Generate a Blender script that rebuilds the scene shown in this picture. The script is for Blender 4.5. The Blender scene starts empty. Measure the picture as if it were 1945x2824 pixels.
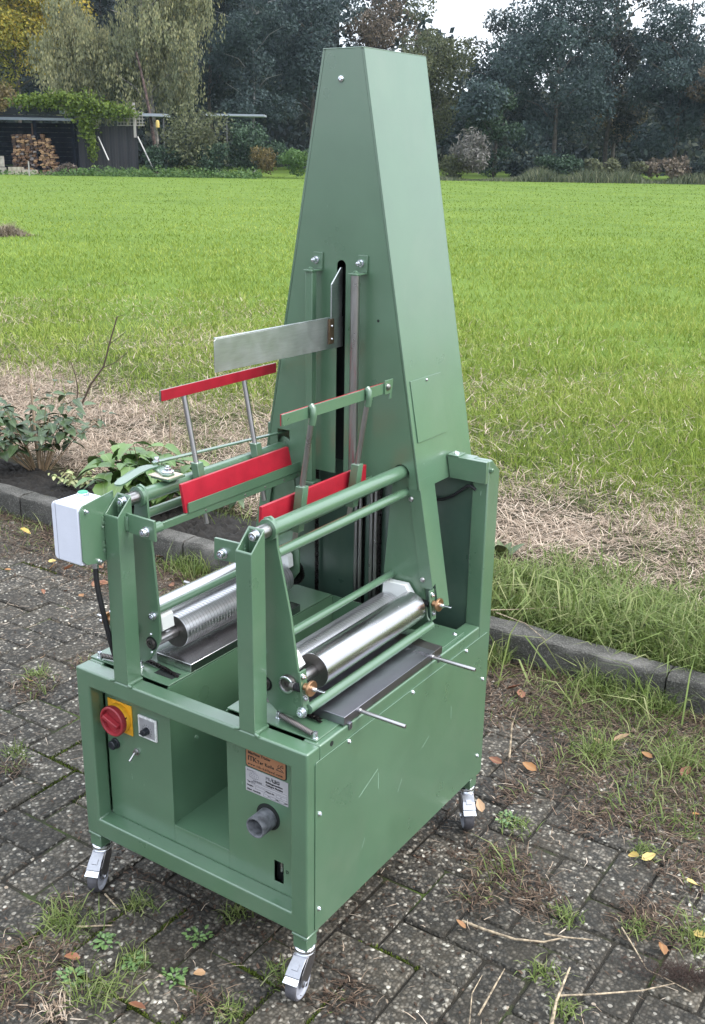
import bpy, bmesh, math, random
import numpy as np
from mathutils import Vector, Matrix
random.seed(7); RNG = np.random.default_rng(7)
S = bpy.context.scene
COL = S.collection
PI = math.pi

# ------------------------------------------------------------------ camera
CAM = Vector((1.627, -1.3768, 1.6156))
F_PX, CX, CY = 2912.99, 972.55, 1412.08
PITCH, YAW, ROLL = 1.24212, 0.58644, 0.01537
cam_d = bpy.data.cameras.new('camera'); cam = bpy.data.objects.new('camera', cam_d); COL.objects.link(cam)
cam_d.sensor_fit = 'VERTICAL'; cam_d.sensor_height = 24.0; cam_d.lens = F_PX / 2824 * 24.0
cam_d.clip_start = 0.05; cam_d.clip_end = 2000
CR = Matrix.Rotation(YAW, 3, 'Z') @ Matrix.Rotation(PITCH, 3, 'X') @ Matrix.Rotation(ROLL, 3, 'Z')
cam.matrix_world = Matrix.Translation(CAM) @ CR.to_4x4()
S.camera = cam
FWD = Vector((-math.sin(YAW), math.cos(YAW), 0)); RGT = Vector((math.cos(YAW), math.sin(YAW), 0))

# ------------------------------------------------------------------ overcast daylight
world = bpy.data.worlds.new('World'); S.world = world; world.use_nodes = True
SUN_EL, SUN_ROT = math.radians(42), math.radians(76)
nt = world.node_tree; nt.nodes.clear()
sky = nt.nodes.new('ShaderNodeTexSky'); sky.sky_type = 'NISHITA'; sky.sun_disc = False
sky.sun_elevation = SUN_EL; sky.sun_rotation = SUN_ROT; sky.air_density = 1.2; sky.dust_density = 3.0
tc = nt.nodes.new('ShaderNodeTexCoord')
cl = nt.nodes.new('ShaderNodeTexNoise'); cl.inputs['Scale'].default_value = 2.2; cl.inputs['Detail'].default_value = 5
mp = nt.nodes.new('ShaderNodeMapping'); mp.inputs['Scale'].default_value = (1, 1, 2.5)
ramp = nt.nodes.new('ShaderNodeValToRGB')
ramp.color_ramp.elements[0].position = 0.25; ramp.color_ramp.elements[0].color = (7.6, 8.4, 9.6, 1)
ramp.color_ramp.elements[1].position = 0.75; ramp.color_ramp.elements[1].color = (10.2, 10.8, 11.6, 1)
mix = nt.nodes.new('ShaderNodeMixRGB'); mix.inputs['Fac'].default_value = 0.85
bg = nt.nodes.new('ShaderNodeBackground'); bg.inputs['Strength'].default_value = 0.105
wo = nt.nodes.new('ShaderNodeOutputWorld')
sep = nt.nodes.new('ShaderNodeSeparateXYZ'); mr = nt.nodes.new('ShaderNodeMapRange')   # overcast sky: zenith brighter than horizon
mr.inputs['From Min'].default_value = 0.0; mr.inputs['From Max'].default_value = 1.0; mr.inputs['To Min'].default_value = 0.62; mr.inputs['To Max'].default_value = 1.35
vm = nt.nodes.new('ShaderNodeVectorMath'); vm.operation = 'SCALE'
L = nt.links.new
L(tc.outputs['Generated'], mp.inputs['Vector']); L(mp.outputs[0], cl.inputs['Vector']); L(cl.outputs['Fac'], ramp.inputs[0])
L(tc.outputs['Generated'], sep.inputs[0]); L(sep.outputs['Z'], mr.inputs['Value']); L(ramp.outputs[0], vm.inputs[0]); L(mr.outputs[0], vm.inputs['Scale'])
L(sky.outputs[0], mix.inputs[1]); L(vm.outputs[0], mix.inputs[2]); L(mix.outputs[0], bg.inputs['Color']); L(bg.outputs[0], wo.inputs[0])
sd = bpy.data.lights.new('sun', 'SUN'); sun = bpy.data.objects.new('sun', sd); COL.objects.link(sun)
sd.energy = 1.5; sd.angle = math.radians(28); sd.color = (1.0, 0.97, 0.92)
# direction towards the (veiled) sun: from the right and a little behind the machine
sdir = Vector((math.sin(SUN_ROT) * math.cos(SUN_EL), math.cos(SUN_ROT) * math.cos(SUN_EL), math.sin(SUN_EL)))
sun.rotation_euler = sdir.to_track_quat('Z', 'Y').to_euler()
S.view_settings.view_transform = 'Standard'; S.view_settings.look = 'None'
S.view_settings.gamma = 1.0; S.view_settings.exposure = 1.3; S.view_settings.use_curve_mapping = False
S.cycles.max_bounces = 6; S.cycles.diffuse_bounces = 3; S.cycles.glossy_bounces = 3; S.cycles.transmission_bounces = 3
S.cycles.transparent_max_bounces = 4

# ------------------------------------------------------------------ placing helpers
def on_ground(u, v, z=0.0):
    d = CR @ Vector(((u - CX) / F_PX, -(v - CY) / F_PX, -1.0))
    t = (z - CAM.z) / d.z
    return CAM + d * t
def far_pt(u, dist, z=0.0):
    u, dist, z = float(u), float(dist), float(z)
    p = CAM + dist * (FWD + (u - CX) / F_PX * RGT); return Vector((p.x, p.y, z))
def far_z(u, v, dist):
    return CAM.z - (v - (400 + 33 * u / 1945)) * dist / F_PX

# ------------------------------------------------------------------ materials
MATS = {}
def nodes_for(name):
    m = bpy.data.materials.new(name); m.use_nodes = True
    n = m.node_tree; b = n.nodes['Principled BSDF']; MATS[name] = m
    return m, n, b
def N(n, t, **kw):
    x = n.nodes.new(t)
    for k, v in kw.items(): setattr(x, k, v)
    return x
def noise(n, scale, detail=3, rough=0.55, vec=None, dist=0.0):
    x = N(n, 'ShaderNodeTexNoise'); x.inputs['Scale'].default_value = scale; x.inputs['Detail'].default_value = detail
    x.inputs['Roughness'].default_value = rough; x.inputs['Distortion'].default_value = dist
    if vec is not None: n.links.new(vec, x.inputs['Vector'])
    return x
def crp(n, inp, stops):
    r = N(n, 'ShaderNodeValToRGB'); e = r.color_ramp.elements
    while len(e) < len(stops): e.new(0.5)
    for i, (p, c) in enumerate(stops):
        e[i].position = p; e[i].color = (*c, 1) if len(c) == 3 else c
    n.links.new(inp, r.inputs[0]); return r
def bump(n, b, h, strength, dist=0.002):
    x = N(n, 'ShaderNodeBump'); x.inputs['Strength'].default_value = strength; x.inputs['Distance'].default_value = dist
    n.links.new(h, x.inputs['Height']); n.links.new(x.outputs[0], b.inputs['Normal']); return x
def simple(name, col, rough=0.5, metal=0.0, var=0.08, vs=30, bs=0.0, bscale=600, spec=0.5, coat=0.0):
    m, n, b = nodes_for(name)
    tcn = N(n, 'ShaderNodeTexCoord')
    ns = noise(n, vs, 4, vec=tcn.outputs['Object'])
    a = [max(0, c * (1 - var * 2)) for c in col]; z = [min(1, c * (1 + var * 2)) for c in col]
    r = crp(n, ns.outputs['Fac'], [(0.3, a), (0.7, z)]); n.links.new(r.outputs[0], b.inputs['Base Color'])
    b.inputs['Roughness'].default_value = rough; b.inputs['Metallic'].default_value = metal
    b.inputs['Specular IOR Level'].default_value = spec; b.inputs['Coat Weight'].default_value = coat
    if bs:
        n2 = noise(n, bscale, 2, vec=tcn.outputs['Object']); bump(n, b, n2.outputs['Fac'], bs)
    return m

def green_paint(name='green_paint', col=(0.076, 0.150, 0.088)):
    m, n, b = nodes_for(name)
    g = N(n, 'ShaderNodeNewGeometry'); P = g.outputs['Position']
    n1 = noise(n, 9, 5, vec=P); n2 = noise(n, 650, 2, vec=P); n3 = noise(n, 60, 4, vec=P)
    r = crp(n, n1.outputs['Fac'], [(0.3, [c * 0.93 for c in col]), (0.7, [c * 1.07 for c in col])])
    # fine scratches and rubs
    mpn = N(n, 'ShaderNodeMapping'); mpn.inputs['Scale'].default_value = (260, 260, 18); mpn.inputs['Rotation'].default_value = (0.3, 0.5, 0.2)
    n.links.new(P, mpn.inputs[0]); n4 = noise(n, 1.0, 3, vec=mpn.outputs[0])
    mx = N(n, 'ShaderNodeMath', operation='MULTIPLY'); sc = crp(n, n4.outputs['Fac'], [(0.715, (0, 0, 0)), (0.75, (1, 1, 1))])
    sm = crp(n, n3.outputs['Fac'], [(0.58, (0, 0, 0)), (0.66, (1, 1, 1))])
    n.links.new(sc.outputs[0], mx.inputs[0]); n.links.new(sm.outputs[0], mx.inputs[1])
    n5 = noise(n, 3.5, 6, .7, vec=P, dist=.6); du = crp(n, n5.outputs['Fac'], [(.50, (0, 0, 0)), (.78, (.22, .22, .22))])
    n6 = noise(n, 420, 2, vec=P); ck = crp(n, n6.outputs['Fac'], [(.735, (0, 0, 0)), (.75, (1, 1, 1))]); n7 = noise(n, 7, 3, vec=P); cm = crp(n, n7.outputs['Fac'], [(.56, (0, 0, 0)), (.66, (.45, .45, .45))]); cmu = N(n, 'ShaderNodeMath', operation='MULTIPLY'); n.links.new(ck.outputs[0], cmu.inputs[0]); n.links.new(cm.outputs[0], cmu.inputs[1])
    mc = N(n, 'ShaderNodeMixRGB'); n.links.new(mx.outputs[0], mc.inputs['Fac']); n.links.new(r.outputs[0], mc.inputs[1]); mc.inputs[2].default_value = (0.3, 0.42, 0.34, 1)
    md_ = N(n, 'ShaderNodeMixRGB'); n.links.new(du.outputs[0], md_.inputs[0]); n.links.new(mc.outputs[0], md_.inputs[1]); md_.inputs[2].default_value = (.17, .20, .15, 1)
    me_ = N(n, 'ShaderNodeMixRGB'); n.links.new(cmu.outputs[0], me_.inputs[0]); n.links.new(md_.outputs[0], me_.inputs[1]); me_.inputs[2].default_value = (.05, .05, .04, 1)
    n.links.new(me_.outputs[0], b.inputs['Base Color'])
    rr = crp(n, n1.outputs['Fac'], [(0.2, (0.25,) * 3), (0.8, (0.36,) * 3)]); n.links.new(rr.outputs[0], b.inputs['Roughness'])
    b.inputs['Specular IOR Level'].default_value = .7; b.inputs['Coat Weight'].default_value = .85; b.inputs['Coat IOR'].default_value = 1.6; b.inputs['Coat Roughness'].default_value = .2
    bump(n, b, n2.outputs['Fac'], 0.35, 0.0006)
    return m
green = green_paint()
def steel(name, col=(0.56, 0.55, 0.56), rough=0.27, stretch=(40, 2, 40), grooves=False, aniso=0.0):
    m, n, b = nodes_for(name)
    g = N(n, 'ShaderNodeNewGeometry')
    mpn = N(n, 'ShaderNodeMapping'); mpn.inputs['Scale'].default_value = stretch; n.links.new(g.outputs['Position'], mpn.inputs[0])
    ns = noise(n, 4, 3, 0.5, vec=mpn.outputs[0]); n2 = noise(n, 25, 4, vec=g.outputs['Position'])
    r = crp(n, ns.outputs['Fac'], [(0.3, [c * 0.92 for c in col]), (0.7, [c * 1.05 for c in col])])
    n.links.new(r.outputs[0], b.inputs['Base Color']); b.inputs['Metallic'].default_value = 1.0
    rr = crp(n, n2.outputs['Fac'], [(0.3, (rough * 0.88,) * 3), (0.7, (rough * 1.12,) * 3)]); n.links.new(rr.outputs[0], b.inputs['Roughness'])
    b.inputs['Anisotropic'].default_value = aniso
    bump(n, b, ns.outputs['Fac'], 0.04, 0.0002)
    return m
polished = steel('polished_steel', (0.57, 0.56, 0.57), 0.25)
knurled = steel('scored_steel', (0.60, 0.60, 0.62), 0.3, (4, 260, 4))
groove_m = simple('groove_edge', (0.33, 0.33, 0.34), 0.45, 0.3)
grey_steel = steel('grey_steel', (0.30, 0.30, 0.335), 0.38, (6, 3, 30))
dark_steel = steel('dark_steel', (0.20, 0.185, 0.18), 0.42, (60, 60, 60))
rod_steel = steel('rod_steel', (0.42, 0.41, 0.41), 0.3, (120, 120, 6))
rough_rod = steel('tarnished_rod', (0.42, 0.41, 0.405), 0.3, (90, 90, 9))
zinc = steel('zinc_plated', (0.74, 0.76, 0.80), 0.26, (50, 50, 50))
sheet_al = steel('galvanised_sheet', (0.50, 0.53, 0.53), 0.42, (30, 8, 90))
brown_hinge = simple('bronze_hinge', (0.16, 0.11, 0.07), 0.45, 0.6)
brass = simple('brass', (0.42, 0.24, 0.13), 0.35, 0.9)
red_lac = simple('red_board', (0.36, 0.014, 0.030), 0.34, 0, 0.09, 22, 0.15)
white_pl = simple('white_plastic', (0.66, 0.68, 0.66), 0.38, 0, 0.03, 20)
box_pl = simple('grey_white_plastic', (0.60, 0.62, 0.70), 0.45, 0, 0.03, 14, 0.15, 300)
yellow_pl = simple('yellow_plastic', (0.72, 0.36, 0.02), 0.38, 0, 0.08, 60)
red_pl = simple('red_plastic', (0.26, 0.022, 0.03), 0.38, 0, 0.08, 40)
black_pl = simple('black_plastic', (0.012, 0.014, 0.02), 0.35, 0, 0.1)
black_rub = simple('black_rubber', (0.012, 0.012, 0.014), 0.5, 0, 0.1, 30, 0.2)
tyre_rub = simple('grey_tyre', (0.06, 0.058, 0.066), 0.6, 0, 0.3, 40, 0.2, 200)
hub_pl = simple('grey_hub', (0.30, 0.31, 0.36), 0.5)
chain_m = simple('oily_chain', (0.035, 0.03, 0.03), 0.3, 0.9, 0.3, 200)
pipe_m = simple('grey_pipe', (0.105, 0.11, 0.12), 0.6, 0.0, 0.3, 60, 0.3, 160)
btn_green = simple('green_button', (0.06, 0.34, 0.20), 0.35)
dial_grey = simple('dial_plate', (0.26, 0.26, 0.27), 0.4)
clear_rim = simple('clear_rim', (0.62, 0.63, 0.62), 0.2, 0, 0.15, 120)
label_al = simple('aluminium_label', (0.40, 0.39, 0.41), 0.42, 0.2, 0.05)
label_cu = simple('copper_label', (0.38, 0.185, 0.10), 0.35, 0.35, 0.06)
ink = simple('black_ink', (0.012, 0.012, 0.012), 0.6)
ink_grey = simple('grey_ink', (0.16, 0.16, 0.17), 0.6)
void_m = simple('dark_inside', (0.006, 0.009, 0.008), 0.8)  # near-black that paints in the shade inside holes and slots
shaded_green = green_paint('shaded_green_paint', (0.045, 0.085, 0.062))  # copy of the green paint darkened for the shade on the back panel

# ------------------------------------------------------------------ mesh helpers
def link(o, parent=None):
    COL.objects.link(o)
    if parent is not None: o.parent = parent
    return o
def finish(bm, name, mat, parent=None, bevel=0.0, segs=2, sharp=35, off=None):
    bmesh.ops.remove_doubles(bm, verts=bm.verts, dist=1e-6)
    bmesh.ops.recalc_face_normals(bm, faces=bm.faces)
    th = math.radians(sharp)
    for f in bm.faces: f.smooth = True
    for e in bm.edges:
        if len(e.link_faces) != 2 or e.calc_face_angle(0) > th: e.smooth = False
    me = bpy.data.meshes.new(name); bm.to_mesh(me); bm.free()
    for mm in (mat if isinstance(mat, (list, tuple)) else [mat]): me.materials.append(mm)
    o = bpy.data.objects.new(name, me); link(o, parent)
    if off is not None: o.location = off
    if bevel > 0:
        md = o.modifiers.new('bevel', 'BEVEL'); md.width = bevel; md.segments = segs; md.limit_method = 'ANGLE'; md.angle_limit = math.radians(40); md.harden_normals = False
    return o
def frame_of(ax):
    ax = Vector(ax).normalized(); h = Vector((0, 0, 1)) if abs(ax.z) < 0.9 else Vector((1, 0, 0))
    a = ax.cross(h).normalized(); return a, ax.cross(a).normalized(), ax
def box(bm, a, b):
    x0, y0, z0 = a; x1, y1, z1 = b
    v = [bm.verts.new(p) for p in ((x0, y0, z0), (x1, y0, z0), (x1, y1, z0), (x0, y1, z0), (x0, y0, z1), (x1, y0, z1), (x1, y1, z1), (x0, y1, z1))]
    for f in ((0, 3, 2, 1), (4, 5, 6, 7), (0, 1, 5, 4), (1, 2, 6, 5), (2, 3, 7, 6), (3, 0, 4, 7)): bm.faces.new([v[i] for i in f])
def hexa(bm, pts):
    v = [bm.verts.new(p) for p in pts]
    for f in ((0, 3, 2, 1), (4, 5, 6, 7), (0, 1, 5, 4), (1, 2, 6, 5), (2, 3, 7, 6), (3, 0, 4, 7)): bm.faces.new([v[i] for i in f])
def lathe(bm, o, ax, prof, seg=20):
    a, b, c = frame_of(ax); o = Vector(o); rings = []
    for r, h in prof:
        if r < 1e-6: rings.append([bm.verts.new(o + c * h)])
        else: rings.append([bm.verts.new(o + c * h + (a * math.cos(2 * PI * i / seg) + b * math.sin(2 * PI * i / seg)) * r) for i in range(seg)])
    for p, q in zip(rings, rings[1:]):
        for i in range(seg):
            j = (i + 1) % seg
            if len(p) == 1 and len(q) == 1: continue
            if len(p) == 1: bm.faces.new((p[0], q[i], q[j]))
            elif len(q) == 1: bm.faces.new((p[i], p[j], q[0]))
            else: bm.faces.new((p[i], p[j], q[j], q[i]))
def cyl(bm, p0, p1, r, seg=20, r1=None):
    p0 = Vector(p0); p1 = Vector(p1); h = (p1 - p0).length
    lathe(bm, p0, p1 - p0, [(0, 0), (r, 0), (r1 if r1 is not None else r, h), (0, h)], seg)
def tube(bm, pts, r, seg=8, taper=None):
    pts = [Vector(p) for p in pts]; rings = []
    for k, p in enumerate(pts):
        t = (pts[min(k + 1, len(pts) - 1)] - pts[max(k - 1, 0)])
        a, b, _ = frame_of(t)
        if k and (a.dot(pa) < 0): a = -a; b = -b
        pa = a
        rr = r if taper is None else r * (1 - (1 - taper) * k / (len(pts) - 1))
        rings.append([bm.verts.new(p + (a * math.cos(2 * PI * i / seg) + b * math.sin(2 * PI * i / seg)) * rr) for i in range(seg)])
    for p, q in zip(rings, rings[1:]):
        for i in range(seg): bm.faces.new((p[i], p[(i + 1) % seg], q[(i + 1) % seg], q[i]))
    bm.faces.new(rings[0]); bm.faces.new(rings[-1])
def prism(bm, poly, axis, a, b):
    """polygon in the plane across `axis`, extruded from a to b. poly coordinates: (x,z) for y, (y,z) for x, (x,y) for z"""
    def P(p, t):
        return {'y': (p[0], t, p[1]), 'x': (t, p[0], p[1]), 'z': (p[0], p[1], t)}[axis]
    A = [bm.verts.new(P(p, a)) for p in poly]; B = [bm.verts.new(P(p, b)) for p in poly]
    bm.faces.new(A); bm.faces.new(B[::-1])
    for i in range(len(poly)): bm.faces.new((A[i], A[(i + 1) % len(poly)], B[(i + 1) % len(poly)], B[i]))
def arc(cx, cy, r, a0, a1, n=8):
    return [(cx + r * math.cos(math.radians(a0 + (a1 - a0) * i / n)), cy + r * math.sin(math.radians(a0 + (a1 - a0) * i / n))) for i in range(n + 1)]
def ring_xz(bm, x0, x1, z0, z1, ix0, ix1, iz0, iz1, y0, y1):
    """flat rectangular frame with one opening"""
    X = [x0, ix0, ix1, x1]; Z = [z0, iz0, iz1, z1]
    V = {}
    for yy in (y0, y1):
        for i, x in enumerate(X):
            for j, z in enumerate(Z): V[(i, j, yy)] = bm.verts.new((x, yy, z))
    for i in range(3):
        for j in range(3):
            if i == 1 and j == 1: continue
            for yy in (y0, y1): bm.faces.new([V[(i, j, yy)], V[(i + 1, j, yy)], V[(i + 1, j + 1, yy)], V[(i, j + 1, yy)]])
    def wall(p): 
        for q, r_ in zip(p, p[1:] + p[:1]): bm.faces.new([V[(*q, y0)], V[(*r_, y0)], V[(*r_, y1)], V[(*q, y1)]])
    wall([(0, 0), (1, 0), (2, 0), (3, 0), (3, 1), (3, 2), (3, 3), (2, 3), (1, 3), (0, 3), (0, 2), (0, 1)])
    wall([(1, 1), (2, 1), (2, 2), (1, 2)])
def Bm(): return bmesh.new()
_bolt = {}
def bolt(p, ax, r, h, parent, name='bolt', mat=None, kind='hex', rot=0):
    """cap screw / dome screw with a recess; shares its mesh with its likes"""
    key = (round(r, 5), round(h, 5), kind)
    if key not in _bolt:
        bm = Bm()
        if kind == 'hex': lathe(bm, (0, 0, 0), (0, 0, 1), [(r * 1.35, 0), (r * 1.35, h * 0.14), (r, h * 0.14), (r, h * 0.9), (r * 0.9, h), (r * 0.52, h), (r * 0.46, h * 0.55), (0, h * 0.5)], 14)
        elif kind == 'dome': lathe(bm, (0, 0, 0), (0, 0, 1), [(r, 0), (r * 0.98, h * 0.35), (r * 0.75, h * 0.8), (r * 0.4, h), (r * 0.3, h * 0.7), (0, h * 0.65)], 14)
        else:  # hexagon nut with stud
            lathe(bm, (0, 0, 0), (0, 0, 1), [(r * 1.3, 0), (r * 1.3, h * 0.15), (0, h * 0.15)], 14)
            lathe(bm, (0, 0, h * .15), (0, 0, 1), [(0, 0), (r, 0), (r, h * .5), (r * .8, h * .6), (0, h * .6)], 6)
            lathe(bm, (0, 0, h * .5), (0, 0, 1), [(0, 0), (r * .5, 0), (r * .5, h * .45), (0, h * .5)], 10)
        o = finish(bm, name, mat or zinc, parent); _bolt[key] = o.data
    else:
        o = bpy.data.objects.new(name, _bolt[key]); link(o, parent)
        if mat: 
            o.data = o.data.copy(); o.data.materials[0] = mat
    a, b, c = frame_of(ax)
    o.matrix_local = Matrix.Translation(Vector(p)) @ Matrix((a, b, c)).transposed().to_4x4()
    return o
def text(s, loc, xdir, up, size, parent, mat=None, name='lettering', extrude=0.0003, spacing=1.0, bold=0.0):
    cu = bpy.data.curves.new('t', 'FONT'); cu.body = s; cu.size = size; cu.extrude = extrude; cu.space_character = spacing; cu.offset = bold
    cu.resolution_u = 3
    tmp = bpy.data.objects.new('t', cu); COL.objects.link(tmp)
    dg = bpy.context.evaluated_depsgraph_get(); me = bpy.data.meshes.new_from_object(tmp.evaluated_get(dg))
    bpy.data.objects.remove(tmp); bpy.data.curves.remove(cu)
    me.name = name; me.materials.clear(); me.materials.append(mat or ink)
    x = Vector(xdir).normalized(); u = Vector(up).normalized(); z = x.cross(u)
    o = bpy.data.objects.new(name, me); link(o, parent)
    o.matrix_local = Matrix.Translation(Vector(loc)) @ Matrix((x, u, z)).transposed().to_4x4()
    return o
def tag(o, label=None, cat=None, group=None, kind=None):
    if label: o['label'] = label
    if cat: o['category'] = cat
    if group: o['group'] = group
    if kind: o['kind'] = kind
    return o
def thing(name, loc, label, cat, group=None):
    o = bpy.data.objects.new(name, None); o.empty_display_size = 0.1; link(o); o.location = loc
    return tag(o, label, cat, group)

# ================================================================== THE MACHINE
W, Ld, T, TB = 0.62, 0.747, 0.557, 0.132
MO = Vector((0.31, 0.37, 0))
M = thing('bookbinding_machine', MO, 'tall green painted casing-in machine on castors with steel rollers and a tapered tower', 'machine')
def part(bm, name, mat=None, bevel=0.0012, segs=2, parent=None, sharp=35):
    if parent is None: return finish(bm, name, mat or green, M, bevel, segs, sharp, off=-MO)
    return finish(bm, name, mat or green, parent, bevel, segs, sharp)

# --- welded frame
bm = Bm()
ring_xz(bm, 0, W, 0.140, T, 0.04, W - .04, 0.184, 0.517, 0, 0.04)
fr = part(bm, 'front_frame', green, 0.004, 3)
for x0 in (0, W - .04):
    for y0 in (0, Ld - .056):
        y1 = y0 + (.04 if y0 == 0 else .056)
        bm = Bm(); zt = .1398 if y0 == 0 else 0.9
        box(bm, (x0, y0, TB - (0 if y0 == 0 else 0)), (x0 + .04, y1, zt)) if y0 == 0 else prism(bm, [(.691, TB + .012), (.691, .963), (.706, .963), (.7475, .93), (.7475, TB + .012), (.742, TB), (.70, TB)], 'x', x0, x0 + .04)
        lg = part(bm, 'leg' if y0 == 0 else 'rear_post', green, 0.003, 2)
        bm = Bm(); box(bm, (x0 + .003, y0 + .003, .104), (x0 + .037, y0 + .037, TB)); part(bm, 'leg_stub', green, 0.001, 1, lg)
for x0 in (0, W - .04):
    bm = Bm(); box(bm, (x0, .0402, .517), (x0 + .04, .6908, T)); part(bm, 'side_rail', green, 0.004, 3)
    bm = Bm(); box(bm, (x0, .0402, .145), (x0 + .04, .6908, .184)); part(bm, 'side_rail', green, 0.004, 3)
bm = Bm(); box(bm, (.0402, Ld - .04, .145), (W - .0402, Ld - .002, .184)); part(bm, 'rear_rail', green, 0.003)
# --- front posts, cut at a slant and hollow at the top
def post(x0, x1):
    bm = Bm(); zf, zb, zi, w = .926, .964, .893, .0032
    sl = lambda y: zf + (zb - zf) * y / .04
    lo = [(x0, 0), (x1, 0), (x1, .04), (x0, .04)]; li = [(x0 + w, w), (x1 - w, w), (x1 - w, .04 - w), (x0 + w, .04 - w)]
    R = [[bm.verts.new((x, y, T + .0002)) for x, y in lo], [bm.verts.new((x, y, sl(y))) for x, y in lo], [bm.verts.new((x, y, sl(y))) for x, y in li], [bm.verts.new((x, y, zi + .4 * y)) for x, y in li]]
    for p_, q_ in zip(R, R[1:]):
        for i in range(4): bm.faces.new((p_[i], p_[(i + 1) % 4], q_[(i + 1) % 4], q_[i]))
    bm.faces.new(R[0][::-1]); bm.faces.new(R[3])
    p = part(bm, 'front_post', green, 0.0035, 3)
    bolt(((x0 + x1) / 2 + .001, .036, .949), (0, -1, 0), .0088, .012, p)
    for a in (x0, x1):
        s = -1 if a == x0 else 1; bm = Bm()
        tube(bm, [(a + s * .010, .0012, T - .0006), (a + s * .003, .0010, T + .001), (a + s * .001, .003, T + .002), (a + s * .0015, .02, T + .0032), (a + s * .001, .039, T + .002)], .0042, 8)
        part(bm, 'weld_seam', green, 0, parent=p, sharp=70)
    return p
PL = post(.1186, .158); PR = post(.457, .495)

# --- push button box on the left post
bm = Bm(); prism(bm, [(-.060 + .01, .834), (-.060, .844), (-.060, .948), (-.052, .958), (.030, .969), (.0305, .829), (-.02, .829)], 'x', .1155, .1182)
pb = part(bm, 'box_plate', green, 0.0006)
for (y, z, dz) in ((.001, .916, .016), (-.001, .903, .006), (0, .866, .012), (.001, .852, .005)):
    bm = Bm(); tube(bm, [(.1165, y - .002, z - dz / 2), (.1150, y - .004, z), (.1165, y - .002, z + dz / 2)], .0052, 8); part(bm, 'weld_seam', green, 0, parent=pb, sharp=70)
bolt((.1182, -.045, .945), (1, 0, 0), .0032, .007, pb); bolt((.1182, -.018, .833), (1, 0, 0), .0036, .008, pb)
bm = Bm(); prism(bm, [(.0365 + .006, .8335), (.0365, .84), (.0365, .948), (.042, .9555), (.1145, .9555), (.1145, .8335)], 'y', -.061, .022)
bx = part(bm, 'button_box', box_pl, 0.0035, 3)
bm = Bm(); box(bm, (.0495, -.0613, .834), (.0503, -.0605, .955)); box(bm, (.0495, -.061, .9552), (.0503, .02, .9558)); part(bm, 'lid_seam', simple('seam_shadow', (.16, .16, .19), .6), 0, parent=bx)
bm = Bm(); box(bm, (.062, -.026, .9557), (.089, .004, .9612)); part(bm, 'button_base', zinc, .001, parent=bx)
bm = Bm(); lathe(bm, (.0755, -.011, .9612), (0, 0, 1), [(0, 0), (.0118, 0), (.0118, .005), (.0105, .0062), (0, .0062)], 28); part(bm, 'button_ring', zinc, 0, parent=bx)
bm = Bm(); lathe(bm, (.0755, -.011, .9670), (0, 0, 1), [(0, 0), (.0098, 0), (.0098, .0022), (.007, .0034), (0, .0038)], 28); part(bm, 'push_button', btn_green, 0, parent=bx)
bm = Bm(); cyl(bm, (.099, -.012, .8335), (.099, -.012, .820), .0075); cyl(bm, (.099, -.012, .820), (.099, -.012, .812), .0065); part(bm, 'cable_gland', zinc, 0, parent=bx)
bm = Bm(); pts = [(.099, -.012, .815), (.099, -.0125, .79), (.102, -.012, .76), (.106, -.008, .72), (.109, -.002, .68), (.1095, .006, .64), (.109, .016, .60), (.108, .03, .565), (.108, .035, .53)]
tube(bm, pts, .0055, 10); part(bm, 'cable', black_rub, 0, sharp=60)

# --- control panels behind the front frame
bm = Bm(); box(bm, (.0445, .0385, .18), (.2355, .0403, .53)); cp = part(bm, 'control_panel', green, .0004)
bm = Bm(); ring_xz(bm, .3905, .5795, .18, .53, .509, .533, .206, .256, .0385, .0403); op = part(bm, 'outlet_panel', green, .0003)
bm = Bm(); box(bm, (.2358, .0385, .18), (.3902, .0403, .2275)); part(bm, 'lower_panel', green, .0004)
bm = Bm(); box(bm, (.054, .0355, .409), (.126, .0385, .482)); sp = part(bm, 'switch_plate', yellow_pl, .001, parent=cp)
bm = Bm(); lathe(bm, (.0905, .0355, .4455), (0, -1, 0), [(0, 0), (.0335, 0), (.0335, .012), (.0325, .0135), (0, .0135)], 36); part(bm, 'switch_collar', yellow_pl, 0, parent=cp)
bm = Bm(); lathe(bm, (.0905, .022, .4455), (0, -1, 0), [(0, 0), (.0335, 0), (.0345, .003), (.0345, .012), (.0325, .014), (.0295, .014), (.028, .011), (.027, .005), (0, .005)], 40)
part(bm, 'switch_knob', red_pl, 0, parent=cp)
bm = Bm(); hexa(bm, [(.064, .017, .4475), (.112, .017, .4325), (.112, .017, .4425), (.070, .017, .4605), (.066, .004, .450), (.110, .004, .4355), (.111, .004, .4425), (.070, .004, .457)])
part(bm, 'knob_grip', red_pl, .0012, parent=cp)
bm = Bm(); box(bm, (.1125, .0215, .452), (.1185, .0345, .4595)); bx0 = part(bm, 'padlock_slot', simple('slot_dark_red', (.06, .008, .01), .5), .0003, parent=cp)
bx0.location = (0.0035, -.0085, 0)
bm = Bm(); box(bm, (.1465, .033, .4195), (.1995, .0384, .4715)); dl = part(bm, 'dial_rim', clear_rim, .0015, parent=cp)
bm = Bm(); box(bm, (.1515, .0323, .4245), (.1950, .0331, .467)); part(bm, 'dial_plate', dial_grey, .0002, parent=cp)
bm = Bm(); lathe(bm, (.1735, .0322, .441), (0, -1, 0), [(0, 0), (.0085, 0), (.0075, .013), (.0068, .014), (0, .014)], 18); box(bm, (.165, .017, .4372), (.1735, .026, .4402)); part(bm, 'dial_knob', black_pl, .0003, parent=cp)
bm = Bm()
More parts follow.
